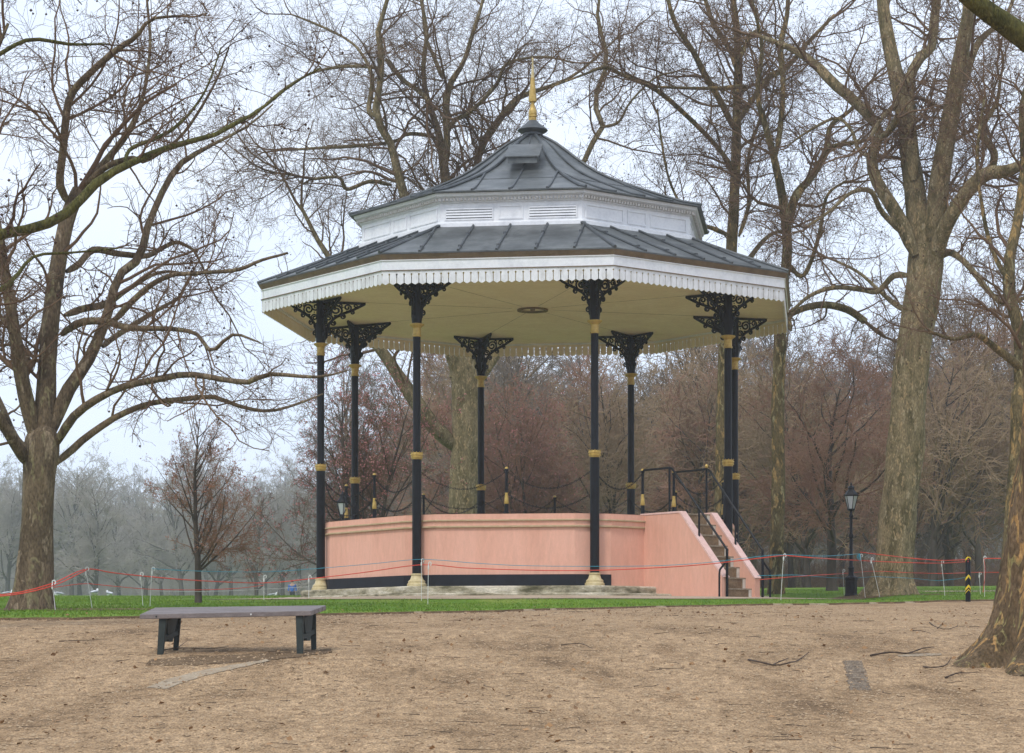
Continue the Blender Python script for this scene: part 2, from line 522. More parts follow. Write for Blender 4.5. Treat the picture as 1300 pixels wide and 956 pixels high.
# deck
mb = MB()
mb.add([pol(4.90, a, 1.852) for a in W16], [tuple(range(16))])
mb.build('deck', M['paving'], bs)

# stair, running out from the face between the third and fourth columns
SA = R(37.23)
dx, dy = math.sin(SA), -math.cos(SA)
wx, wy = math.cos(SA), math.sin(SA)
AP = 4.63
def st(s_, h, t):
    return ((AP + s_) * dx + t * wx, (AP + s_) * dy + t * wy, h)
chk = [(-.12, 0), (2.52, 0), (2.52, .43), (1.17, 1.845), (-.12, 1.845)]
for t0, t1 in ((-.56, -.41), (.335, .485)):
    mb = MB().prism(chk, t0, t1, lambda a, b, t: st(a, b, t))
    c = mb.build('stair_wall', M['pink'], bs)
    cp = [(2.55, .40), (2.57, .435), (1.18, 1.885), (-.1, 1.885), (-.1, 1.855), (1.16, 1.855), (2.525, .435)]
    mb = MB().prism([(1.17, 1.848), (2.52, .433), (2.55, .455), (1.185, 1.885), (-.1, 1.885), (-.1, 1.848)], t0 - .012, t1 + .012, lambda a, b, t: st(a, b, t))
    mb.build('skylit_coping', M['pink_skylit'], c)  # stair wall top, its sky light painted in as paler pink
NS = 8
for i in range(NS):
    f = 2.42 - i * .185
    h1 = 1.85 * (i + 1) / NS
    mb = MB().prism([(-.1, h1 - .22 if i else 0.0), (f, h1 - .235 if i else 0.0), (f, h1 - .03), (-.1, h1 - .03)], -.408, .333, lambda a, b, t: st(a, b, t))
    stp = mb.build('stair_step', M['step'], bs)
    mt_ = MB().prism([(f + .015, h1 - .03), (f + .015, h1), (f - .20, h1), (f - .20, h1 - .03)], -.407, .332, lambda a, b, t: st(a, b, t))
    mt_.build('tread', M['step_tread'], stp)
    mb = MB().prism([(f + .004, h1 - .23), (f + .012, h1 - .23), (f + .012, h1 - .03), (f + .004, h1 - .03)], .25, .331, lambda a, b, t: st(a, b, t))
    if i == 0:
        mb.build('nosing', M['step_edge'], stp)
        mb = MB().prism([(f + .004, h1 - .23), (f + .012, h1 - .23), (f + .012, h1 - .03), (f + .004, h1 - .03)], -.405, -.33, lambda a, b, t: st(a, b, t))
    mb.build('nosing', M['step_edge'], stp)

def fancy_post(mb_black, mb_gold, mb_cap, P, h=.98):
    x, y, z = P
    mb_black.lathe([(.075, 0), (.075, .02), (.045, .04), (.042, .22)], 10, 0, (x, y, z))
    mb_gold.lathe([(.043, .22), (.054, .235), (.048, .30), (.034, .43), (.038, .45), (.032, .46)], 10, 0, (x, y, z))
    mb_black.lathe([(.032, .45), (.029, h - .06), (.042, h - .05), (.04, h - .01)], 10, 0, (x, y, z))
    mb_cap.lathe([(.041, h - .01), (.043, h + .01), (.03, h + .03), (.0, h + .04)], 10, 0, (x, y, z), cap1=False)

RT = 1.85 + .98
for t, s_a, s_end, hk in ((-.485, .82, 2.58, -1), (.41, 1.0, 2.70, 1)):
    mb = MB()
    h_end = 1.02
    # top rail
    pts = [st(-.12, RT, t), st(s_a - .05, RT + .0, t), st(s_a + .02, RT - .02, t)]
    n = 10
    for i in range(1, n + 1):
        u = i / n
        pts.append(st(s_a + .02 + (s_end - s_a - .02) * u, RT - .02 + (h_end - RT) * u, t))
    mb.tube(pts, .024, 8)
    mb.tube([st(s_end - .02, h_end + .02, t), st(s_end - .02, -.02, t)], .03, 8)
    mb.tube([st(s_a - .06, RT, t), st(s_a - .06, 1.85, t)], .024, 8)
    sm = s_a + (s_end - s_a) * .5
    hm = RT + (h_end - RT) * ((sm - s_a) / (s_end - s_a))
    mb.tube([st(sm, hm, t), st(sm, 1.845 - (sm - 1.17) * 1.048 if sm > 1.17 else 1.85, t)], .022, 8)
    mb.tube([st(s_end - .02, .80, t), st(s_end - .02, .70, t + hk * .10), st(s_end - .02, .60, t + hk * .2), st(s_end - .02, .5, t + hk * .215), st(s_end - .02, -.02, t + hk * .215)], .022, 8)
    hr = mb.build('handrail', M['black'], bs, smooth=True)
    if hk == 1:
        mbg = MB().lathe([(.0, 0), (.035, .02), (.04, .05), (.02, .085), (.0, .09)], 10, 0, st(s_a - .06, RT + .02, t), cap0=False, cap1=False)
        mbg.build('gold_knob', M['gold'], hr)

# columns
col_black = MB()
col_black.lathe([(.10, .55), (.10, 3.05)], 14, cap0=False, cap1=False)
col_black.lathe([(.098, 3.16), (.083, 3.22), (.083, 5.66)], 14, cap0=False, cap1=False)
col_black.lathe([(.10, 5.93), (.12, 6.1), (.12, 6.3), (.10, 6.4), (.10, 6.90)], 8, cap0=False)
col_base = MB()
col_base.lathe([(.21, .307), (.21, .36), (.185, .38), (.185, .42), (.14, .46), (.115, .54), (.13, .55), (.13, .575), (.10, .585)], 16)
col_ring = MB()
RZ = lambda z: 3.12 + (z - 3.12) * .62
col_ring.lathe([(r_, RZ(z_)) for r_, z_ in [(.10, 2.97), (.112, 2.98), (.115, 3.02), (.130, 3.03), (.134, 3.07), (.12, 3.10), (.138, 3.12), (.138, 3.16), (.112, 3.18), (.10, 3.21)]], 16)
for j in range(12):
    a = 2 * math.pi * j / 12
    col_ring.add([(.12 * math.sin(a - .18), -.12 * math.cos(a - .18), 3.14), (.12 * math.sin(a + .18), -.12 * math.cos(a + .18), 3.14), (.135 * math.sin(a), -.135 * math.cos(a), 3.20), (.10 * math.sin(a), -.10 * math.cos(a), 3.15)], [(0, 1, 2), (0, 2, 3), (1, 3, 2)])
col_cap = MB()
col_cap.lathe([(.085, 5.65), (.10, 5.66), (.10, 5.69), (.088, 5.70), (.088, 5.84), (.115, 5.87), (.16, 5.90), (.165, 5.925), (.12, 5.94)], 16)

def bracket_mesh():
    mb = MB()
    T = .026
    def bar(pts, r=.019):
        mb.tube([(0.0, -u, v) for u, v in pts], r * 1.35, 6)
    def spiral(cx, cy, r0, turns, a0, sg=1, r=.015):
        n = int(14 * turns)
        bar([(cx + r0 * (1 - .82 * i / n) * math.cos(a0 + sg * 2 * math.pi * turns * i / n), cy + r0 * (1 - .82 * i / n) * math.sin(a0 + sg * 2 * math.pi * turns * i / n)) for i in range(n + 1)], r)
    z0 = 5.96
    top = .91
    bar([(0, z0 + top), (.88, z0 + top)], .022)
    bar([(.02, z0 + .0), (.11, z0 + .12), (.12, z0 + .30), (.17, z0 + .44), (.27, z0 + .56), (.42, z0 + .66), (.60, z0 + .74), (.86, z0 + .90)], .024)
    spiral(.30, z0 + .745, .135, 1.8, -1.9, 1, .017)
    spiral(.525, z0 + .81, .085, 1.5, -1.9, 1, .015)
    spiral(.68, z0 + .85, .05, 1.2, -1.9, 1, .013)
    spiral(.155, z0 + .56, .085, 1.6, -1.2, 1, .015)
    spiral(.11, z0 + .36, .07, 1.4, 2.5, -1, .015)
    spiral(.14, z0 + .20, .06, 1.3, 2.0, -1, .014)
    spiral(.13, z0 + .80, .09, 1.3, .3, -1, .015)
    spiral(.43, z0 + .60, .055, 1.3, 1.2, -1, .014)
    spiral(.24, z0 + .44, .055, 1.3, 1.2, -1, .014)
    spiral(.62, z0 + .70, .04, 1.2, 1.2, -1, .013)
    spiral(.40, z0 + .845, .05, 1.2, -.5, -1, .012)
    for u, v in ((.2, .9), (.55, .9), (.36, .60), (.73, .80), (.16, .68)):
        mb.lathe([(0, -.02), (.02, 0), (0, .02)], 6, 0, (0, -u, z0 + v), cap0=False, cap1=False)
    return mb
meshes = {}
for nm, mb, mt, sm in (('shaft', col_black, 'black', True), ('column_base', col_base, 'cream_gold', True), ('column_ring', col_ring, 'gold', False), ('capital_ring', col_cap, 'gold', True), ('scroll_bracket', bracket_mesh(), 'black', False)):
    o = mb.build(nm, M[mt], smooth=sm)
    meshes[nm] = o.data
    bpy.data.objects.remove(o)
for k in range(8):
    a = AZ[k]
    c = link('column', meshes['shaft'], bs, pol(5.0, a, 0))
    for nm in ('column_base', 'column_ring', 'capital_ring'):
        link(nm, meshes[nm], c)
    # brackets: along the two roof sides and in towards the centre
    for q, ln in ((a + R(180 - 67.5), .95), (a - R(180 - 67.5), .95), (a + R(180), 1.18), (a, .93)):
        link('scroll_bracket', meshes['scroll_bracket'], c, (0, 0, 0), q).scale = (1, ln, 1)

# chain posts and chains round the deck
posts = {}
ch = []
for k in range(8):
    am = AZ[k] + R(22.5)
    if k == 2:
        posts[k] = [st(-.12, 1.852, -.60 + .115), st(-.12, 1.852, .41)]
        posts[k] = [(p[0], p[1], 1.852) for p in posts[k]]
    else:
        posts[k] = [pol(4.43, am, 1.852)]
    for P in posts[k]:
        b_, g_, c_ = MB(), MB(), MB()
        fancy_post(b_, g_, c_, (0, 0, 0))
        p = b_.build('chain_post', M['black'], bs, P, smooth=True)
        g_.build('gold_sleeve', M['gold'], p, smooth=True)
        c_.build('gold_cap', M['gold'], p, smooth=True)
def catenary(a, b, sag, n=22):
    a, b = Vector(a), Vector(b)
    return [a.lerp(b, i / n) - Vector((0, 0, sag * 4 * (i / n) * (1 - i / n))) for i in range(n + 1)]
def chain(a, b, sag):
    mb = MB()
    L = (Vector(b) - Vector(a)).length
    n = int(L / .045)
    pts = catenary(a, b, sag, n)
    for i in range(n):
        p, q = pts[i], pts[i + 1]
        d = (q - p).normalized()
        side = d.cross(Vector((0, 0, 1))).normalized() if i % 2 else Vector((0, 0, 1))
        side = (side - d * side.dot(d)).normalized()
        c = (p + q) / 2
        loop = [c + d * .032 * math.cos(t) + side * .016 * math.sin(t) for t in [2 * math.pi * j / 6 for j in range(7)]]
        mb.tube(loop, .0065, 4, False)
    mb.build('chain', M['black'], bs)
for k in range(8):
    colA, colB = pol(4.91, AZ[k], 2.80), pol(4.91, AZ[(k + 1) % 8], 2.80)
    if k == 2:
        pA, pB = posts[k]
    else:
        pA = pB = posts[k][0]
    tp = lambda P: (P[0], P[1], P[2] + .93)
    for (A, B) in ((colA, tp(pA)), (tp(pB), colB)):
        chain(A, B, .40)
    if k not in (2,):
        for (A, B) in (((colA[0], colA[1], 2.30), (pA[0], pA[1], 2.30)), ((pB[0], pB[1], 2.30), (colB[0], colB[1], 2.30))):
            chain(A, B, .33)

# ceiling, fascia, valance
mb = MB()
mb.lathe([(6.33, 6.905), (.0, 6.905)], 8, PH, cap0=False, cap1=False)
ceil = mb.build('ceiling', M['ceiling'], bs)
mb = MB()
for k in range(8):   # joints between the ceiling boards, run in from the corners
    mb.tube([pol(.5, AZ[k], 6.903), pol(6.25, AZ[k], 6.903)], .003, 4)
mb.build('ceiling_joint', M['gutter'], ceil)
mb = MB().lathe([(.26, 6.87), (.36, 6.86), (.36, 6.90)], 28, cap0=False, cap1=False)
mb.lathe([(.0, 6.885), (.05, 6.87), (.06, 6.90)], 12, cap0=False, cap1=False)
mb.build('ceiling_rose', M['gutter'], ceil)

RO = 6.37
mb = MB().lathe([(RO - .10, 6.86), (RO - .015, 6.86), (RO - .015, 7.07), (RO + .01, 7.075), (RO + .01, 7.09), (RO - .08, 7.09)], 8, PH, cap0=False, cap1=False)
mb.lathe([(RO - .10, 7.09), (RO - .10, 6.86)], 8, PH, cap0=False, cap1=False)
fas = mb.build('fascia', M['white'], bs)
mb = MB().lathe([(RO - .016, 6.862), (RO + .004, 6.862), (RO + .004, 6.88), (RO - .016, 6.88)], 8, PH, cap0=False, cap1=False)
mb.build('fascia_bead', M['gutter'], fas)
mb = MB().lathe([(RO - .08, 7.092), (RO - .01, 7.092), (RO + .055, 7.19), (RO + .055, 7.205), (RO - .1, 7.205)], 8, PH, cap0=False, cap1=False)
mb.build('gutter', M['gutter'], bs)

mb = MB()
mbl = MB()
NB = 31
for k in range(8):
    A, B = Vector(pol(RO - .02, AZ[k])), Vector(pol(RO - .02, AZ[(k + 1) % 8]))
    e = (B - A); Ln = e.length; e.normalize()
    nrm = Vector((e.y, -e.x, 0))
    bw = Ln / NB
    hw = bw / 2
    for i in range(NB):
        c = A + e * (bw * (i + .5))
        poly = []
        z1, z0 = 6.862, 6.575
        hz = z1 - .072       # height of the drilled hole between two boards
        gp = .0085
        poly.append((-hw, z1)); poly.append((-hw, hz + .022)); poly.append((-hw + .018, hz + .012)); poly.append((-hw + .02, hz - .010)); poly.append((-hw + gp, hz - .024))
        poly.append((-hw + gp, z0 + .035))
        for u in (-.66, -.33, 0, .33, .66):
            poly.append((hw * u, z0 + .045 * abs(u) ** 1.3))
        poly.append((hw - gp, z0 + .035)); poly.append((hw - gp, hz - .024)); poly.append((hw - .02, hz - .010)); poly.append((hw - .018, hz + .012)); poly.append((hw, hz + .022)); poly.append((hw, z1))
        tz = random.Random(k * 100 + i).uniform(-.002, .002)
        mb.prism(poly, 0, .018, lambda a, b, t, c=c: tuple(c + e * a - nrm * (t + tz) + Vector((0, 0, b))))
        mbl.prism(poly, .0182, .024, lambda a, b, t, c=c: tuple(c + e * a - nrm * (t + tz) + Vector((0, 0, b))))
val = mb.build('valance', M['white_dirty'], bs)
mbl.build('valance_lining', M['ceiling'], val)

# lower roof
def face_frame(k):
    A, B = AZ[k], AZ[(k + 1) % 8]
    am = AZ[k] + R(22.5)
    nx, ny = math.sin(am), -math.cos(am)
    tx, ty = math.cos(am), math.sin(am)
    return nx, ny, tx, ty
mb = MB().lathe([(6.3, 7.207), (RO + .07, 7.207), (RO + .07, 7.235), (4.1, 8.16)], 8, PH, cap0=False, cap1=False)
lr = mb.build('lower_roof', M['lead'], bs)
c8 = math.cos(R(22.5))
mb = MB()
def roof_z(apo):      # height of the lower roof at an apothem
    r = apo / c8
    return 7.235 + (8.16 - 7.235) * (RO + .07 - r) / (RO + .07 - 4.1)
for k in range(8):
    nx, ny, tx, ty = face_frame(k)
    apE, apD = (RO + .075) * c8, 4.12 * c8
    for o in (-1.62, -.81, 0, .81, 1.62):
        mb.tube([(nx * ap + tx * o, ny * ap + ty * o, roof_z(ap) + .02) for ap in (apE, (apE + apD) / 2, apD)], .028, 6)
    for ap_ in ():
        pass
    mb.tube([pol(RO + .08, AZ[k], 7.25), pol(5.2, AZ[k], 7.73), pol(4.1, AZ[k], 8.18)], .038, 6)
mb.build('lead_roll', M['lead_roll'], lr)
for k in range(8):
    nx, ny, tx, ty = face_frame(k)
    for o in (-1.62, -.81, 0, .81, 1.62):
        for f in (.13, .62):
            ap = (RO + .07) * c8 * (1 - f) + 4.12 * c8 * f
            mb = MB().box(-.045, .045, -.035, .035, -.01, .055, lambda x, y, z, ap=ap, o=o: (nx * (ap + x) + tx * (o + y), ny * (ap + x) + ty * (o + y), roof_z(ap) + z))
            mb.build('roll_clip', M['lead_roll'], lr)

# drum between the roofs
mb = MB().lathe([(4.10, 8.10), (4.14, 8.13), (4.14, 8.22), (4.08, 8.25), (4.05, 8.26), (4.05, 8.66), (4.10, 8.68), (4.10, 8.70), (4.13, 8.71), (4.13, 8.76), (4.22, 8.80), (4.24, 8.86), (4.0, 8.87)], 8, PH, cap0=False, cap1=False)
drum = mb.build('drum', M['white'], bs)
mb = MB()
for k in range(8):
    nx, ny, tx, ty = face_frame(k)
    ap = 4.13 * c8
    n = 40
    half = 4.12 * math.sin(R(22.5))
    for i in range(n):
        o = -half + (i + .5) * 2 * half / n
        mb.box(-.01, .055, -.022, .022, 8.70, 8.76, lambda x, y, z, o=o, nx=nx, ny=ny, tx=tx, ty=ty: (nx * (ap + x) + tx * (o + y), ny * (ap + x) + ty * (o + y), z))
mb.build('dentil_row', M['dentil'], drum)
for k in range(8):
    nx, ny, tx, ty = face_frame(k)
    ap = 4.05 * c8
    tf = lambda x, y, z, nx=nx, ny=ny, tx=tx, ty=ty: (nx * (ap + x) + tx * y, ny * (ap + x) + ty * y, z)
    mb = MB()
    def frame(y0, y1, z0, z1, t=.03, d=.022):
        mb.box(-.005, d, y0, y1, z1 - t, z1, tf); mb.box(-.005, d, y0, y1, z0, z0 + t, tf)
        mb.box(-.005, d - .001, y0, y0 + t, z0 + t, z1 - t, tf); mb.box(-.005, d - .001, y1 - t, y1, z0 + t, z1 - t, tf)
    if k in (1, 5):
        segs = [(-1.45, -.38, 1), (-.27, .27, 0), (.38, 1.45, 1)]
    else:
        segs = [(-1.45, -.38, 0), (-.27, .27, 0), (.38, 1.45, 0)]
    for y0, y1, lv in segs:
        frame(y0, y1, 8.30, 8.60)
    mb.build('panel_frame', M['white'], drum)
    for y0, y1, lv in segs:
        if lv:
            m2 = MB()
            m2.box(-.01, .004, y0 + .03, y1 - .03, 8.33, 8.57, tf)
            m2.build('louvre_back', M['black_band'], drum)
            m2 = MB()
            for j in range(4):
                z = 8.345 + j * .058
                m2.prism([(.006, z + .045), (.03, z), (.036, z + .008), (.012, z + .052)], y0 + .031, y1 - .031, lambda a, b, t, tf=tf: tf(a, t, b))
            m2.build('louvre', M['white'], drum)

# upper roof, sweeping up to the neck
UP = [(4.34, 8.865), (4.34, 8.89), (3.9, 9.00), (3.45, 9.16), (2.98, 9.34), (2.5, 9.53), (2.03, 9.73), (1.72, 9.89), (1.45, 10.06), (1.15, 10.28), (.87, 10.50), (.60, 10.70), (.36, 10.84), (.22, 10.90)]
mb = MB().lathe([(4.1, 8.863)] + UP, 8, PH, cap0=False)
ur = mb.build('upper_roof', M['lead'], bs)
ur_r = [p[0] for p in UP[1:]][::-1]; ur_z = [p[1] for p in UP[1:]][::-1]
def up_z(ap):
    return float(np.interp(ap / c8, ur_r, ur_z))
mb = MB()
for k in range(8):
    mb.tube([pol(r + .01, AZ[k], z + .02) for r, z in UP[1:]], .036, 6)
    nx, ny, tx, ty = face_frame(k)
    for o in (-.82, 0, .82):
        ap_hip = max(abs(o) / math.tan(R(22.5)), .25)
        aps = np.linspace(4.35 * c8, ap_hip, 9)
        mb.tube([(nx * ap + tx * o, ny * ap + ty * o, up_z(ap) + .015) for ap in aps], .026, 6)
mb.build('lead_roll', M['lead_roll'], ur)
# lap across each face
mb = MB()
for k in range(8):
    nx, ny, tx, ty = face_frame(k)
    ap = 2.55; hw = ap * math.tan(R(22.5))
    mb.tube([(nx * ap + tx * o, ny * ap + ty * o, up_z(ap) + .003) for o in (-hw, hw)], .010, 4)
mb.build('lead_lap', M['lead_roll'], ur)
# hatch on the face towards the camera
nx, ny, tx, ty = face_frame(1)
tf = lambda x, y, z: (nx * x + tx * y, ny * x + ty * y, z)
mb = MB().prism([(1.92, 9.90), (1.92, 10.04), (1.30, 10.42), (1.10, 10.42), (1.4, 10.1)], -.32, .34, lambda a, b, t: tf(a, t, b))
mb.build('vent_hatch', M['lead'], ur)
mb = MB().prism([(1.97, 10.03), (1.97, 10.055), (1.26, 10.475), (1.22, 10.45)], -.38, .40, lambda a, b, t: tf(a, t, b))
mb.build('hatch_lid', M['lead'], ur)
mb = MB().lathe([(.24, 10.88), (.20, 10.93), (.24, 10.95), (.235, 11.0), (.31, 11.03), (.36, 11.07), (.34, 11.10), (.20, 11.20), (.12, 11.28), (.10, 11.30)], 16)
mb.build('roof_cap', M['lead_roll'], bs, smooth=True)
mb = MB().lathe([(.085, 11.29), (.095, 11.36), (.08, 11.38), (.10, 11.39), (.10, 11.42), (.085, 11.43), (.10, 11.47), (.085, 11.56), (.06, 11.60), (.06, 11.66), (.045, 11.67), (.045, 11.72), (.09, 11.74), (.095, 11.80), (.07, 12.02), (.045, 12.30)], 12)
fin = mb.build('finial', M['gold'], bs, smooth=True)
mb = MB().lathe([(.045, 12.30), (.03, 12.46), (.018, 12.70), (.034, 12.74), (.0, 12.78)], 10, cap1=False)
mb.build('finial_tip', M['cream_gold'], fin, smooth=True)


# ------------------------------------------------------------------ trees
def nrm_(v):
    return v / np.maximum(np.linalg.norm(v, axis=-1, keepdims=True), 1e-9)

def tubes(P, Rr, k):
    """P (N,S,3) centre lines, Rr (N,S) radii -> verts, quads"""
    N, S, _ = P.shape
    T = nrm_(np.gradient(P, axis=1))
    mean = nrm_(P[:, -1] - P[:, 0])
    ref = np.where(np.abs(mean[:, 2:3]) < .8, np.array([[0, 0, 1.0]]), np.array([[1.0, 0, 0]]))
    ref = nrm_(ref - mean * (ref * mean).sum(-1, keepdims=True))[:, None, :]
    U = nrm_(ref - T * (ref * T).sum(-1, keepdims=True))
    W = np.cross(T, U)
    a = 2 * np.pi * np.arange(k) / k
    V = P[:, :, None, :] + Rr[:, :, None, None] * (U[:, :, None, :] * np.cos(a)[None, None, :, None] + W[:, :, None, :] * np.sin(a)[None, None, :, None])
    idx = np.arange(N * S * k).reshape(N, S, k)
    j = np.roll(idx, -1, 2)
    Q = np.stack([idx[:, :-1], j[:, :-1], j[:, 1:], idx[:, 1:]], -1).reshape(-1, 4)
    return V.reshape(-1, 3), Q

def grow(rng, P0, D0, L, R0, S, wander, trop, tip=.35, kink=0.0):
    """vectorised growth of N branches of S segments"""
    N = len(P0)
    P = np.zeros((N, S + 1, 3)); P[:, 0] = P0
    D = nrm_(D0)
    step = (L / S)[:, None]
    for i in range(S):
        P[:, i + 1] = P[:, i] + D * step
        D = nrm_(D + wander * rng.normal(size=(N, 3)) + np.asarray(trop)[None, :])
    t = np.linspace(0, 1, S + 1)[None, :]
    Rr = R0[:, None] * (1 - (1 - tip) * t)
    return P, Rr

def sprout(rng, P, Rr, m, t0=.2, t1=1.0, ang=(30, 70), lf=(.35, .6), rf=.55, rmin=.003, L=None, upbias=0.0, wgt=None, flat=None):
    """starts, directions, lengths, radii of m children for each of N parents (or, with wgt, m in all)"""
    N, S, _ = P.shape
    if wgt is None:
        pi = np.repeat(np.arange(N), m)
    else:
        pi = rng.choice(N, size=m, p=wgt / wgt.sum())
    n = len(pi)
    t = t0 + (t1 - t0) * rng.random(n)
    if wgt is None and m > 2:
        t = t0 + (t1 - t0) * ((np.tile(np.arange(m), N) + rng.random(n)) / m)
    f = t * (S - 1)
    i = np.minimum(f.astype(int), S - 2)
    fr = (f - i)[:, None]
    A, B = P[pi, i], P[pi, i + 1]
    st_ = A * (1 - fr) + B * fr
    d = nrm_(B - A)
    r = Rr[pi, i] * (1 - fr[:, 0]) + Rr[pi, i + 1] * fr[:, 0]
    q = rng.normal(size=(n, 3))
    q[:, 2] += upbias
    if flat is not None:
        q = q * np.asarray(flat)
    q = nrm_(q - d * (q * d).sum(-1, keepdims=True))
    a = np.radians(rng.uniform(ang[0], ang[1], n))[:, None]
    dirs = d * np.cos(a) + q * np.sin(a)
    LL = (np.linalg.norm(np.diff(P, axis=1), axis=-1).sum(1) if L is None else L)[pi]
    ln = LL * rng.uniform(lf[0], lf[1], n) * (1.15 - .55 * t)
    rad = np.maximum(np.minimum(r * rf, ln * .02 + .002), rmin)
    return st_, dirs, ln, rad

def plen(P):
    return np.linalg.norm(np.diff(P, axis=1), axis=-1).sum(1) ** 1.25

def thin(P, Rr, cell, cap, rng):
    """light competition: at most cap twigs in one cell of the crown"""
    m = P[:, P.shape[1] // 2] / np.array([cell, cell * 2.5, cell])
    k = np.floor(m).astype(np.int64)
    key = (k[:, 0] * 73856093) ^ (k[:, 1] * 19349663) ^ (k[:, 2] * 83492791)
    o = rng.permutation(len(P))
    ks = key[o]
    srt = np.argsort(ks, kind='stable')
    kk = ks[srt]
    first = np.concatenate([[True], kk[1:] != kk[:-1]])
    st_ = np.maximum.accumulate(np.where(first, np.arange(len(kk)), 0))
    keep = (np.arange(len(kk)) - st_) < cap
    idx = np.sort(o[srt[keep]])
    return P[idx], Rr[idx]

def catmull(pts, n):
    pts = np.asarray(pts, float)
    if len(pts) == 2:
        t = np.linspace(0, 1, n)[:, None]
        return pts[0] * (1 - t) + pts[1] * t
    p = np.vstack([2 * pts[0] - pts[1], pts, 2 * pts[-1] - pts[-2]])
    seg = np.linalg.norm(np.diff(pts[:, :3], axis=0), axis=1)
    cum = np.concatenate([[0], np.cumsum(seg)])
    out = []
    for u in np.linspace(0, cum[-1], n):
        i = min(np.searchsorted(cum, u, side='right') - 1, len(pts) - 2)
        t = (u - cum[i]) / max(seg[i], 1e-9)
        a, b, c, d = p[i], p[i + 1], p[i + 2], p[i + 3]
        out.append(.5 * (2 * b + (c - a) * t + (2 * a - 5 * b + 4 * c - d) * t * t + (3 * b - a - 3 * c + d) * t ** 3))
    return np.array(out)

def trunk_mesh(rng, path, rads, k, flare=0.0, fh=.5, lump=.05, lobes=5):
    """thick stem with a lumpy surface and flaring root buttresses; path (S,3), rads (S,)"""
    S = len(path)
    V, Q = tubes(path[None], rads[None], k)
    V = V.reshape(S, k, 3)
    C = path[:, None, :]
    d = V - C
    h = (path[:, 2] - path[0, 2])[:, None]
    a = 2 * np.pi * np.arange(k)[None, :] / k
    ph = rng.uniform(0, 6.28, 6)
    m = 1 + lump * (np.sin(a * 3 + ph[0] + h * 1.3) + .7 * np.sin(a * 5 + ph[1] - h * 2.1) + .6 * np.sin(a * 2 + h * 3.3 + ph[2]) + .4 * np.sin(a * 9 + h * 5 + ph[4]))
    if flare:
        fl = np.exp(-np.maximum(h, 0) / fh)
        rid = np.abs(np.sin(a * (lobes + 2) / 2 + ph[3] + .25 * np.sin(a * 2 + ph[1])))
        rid2 = np.abs(np.sin(a * (lobes + 5) / 2 + ph[5] + .3 * np.sin(a * 3 + ph[0])))
        m = m + flare * fl * (.28 + .85 * rid + .35 * rid2) - .10 * np.exp(-np.maximum(h, 0) / (fh * 5)) * (1 - rid) ** 2
    return (C + d * m[:, :, None]).reshape(-1, 3), Q

def stack(parts):
    Vs, Fs, o = [], {3: [], 4: []}, 0
    for V, Q in parts:
        Vs.append(V); Fs[Q.shape[1]].append(Q + o); o += len(V)
    return np.concatenate(Vs), [np.concatenate(f) for f in Fs.values() if f]

def specks(rng, C, size, cat='leaf'):
    """small leaf-like quads or seed balls at the points C"""
    n = len(C)
    if cat == 'ball':
        o = np.array([(1, 0, 0), (-1, 0, 0), (0, 1, 0), (0, -1, 0), (0, 0, 1), (0, 0, -1)], float)
        f = np.array([(0, 2, 4), (2, 1, 4), (1, 3, 4), (3, 0, 4), (2, 0, 5), (1, 2, 5), (3, 1, 5), (0, 3, 5)])
        V = C[:, None, :] + o[None] * size
        Fc = (f[None] + (np.arange(n) * 6)[:, None, None]).reshape(-1, 3)
        return V.reshape(-1, 3), Fc
    u = nrm_(rng.normal(size=(n, 3))); v = nrm_(np.cross(u, rng.normal(size=(n, 3))))
    s_ = size * rng.uniform(.5, 1.3, (n, 1))
    V = np.stack([C - u * s_, C + v * s_ * .5, C + u * s_, C - v * s_ * .5], 1)
    return V.reshape(-1, 3), np.arange(n * 4).reshape(n, 4)

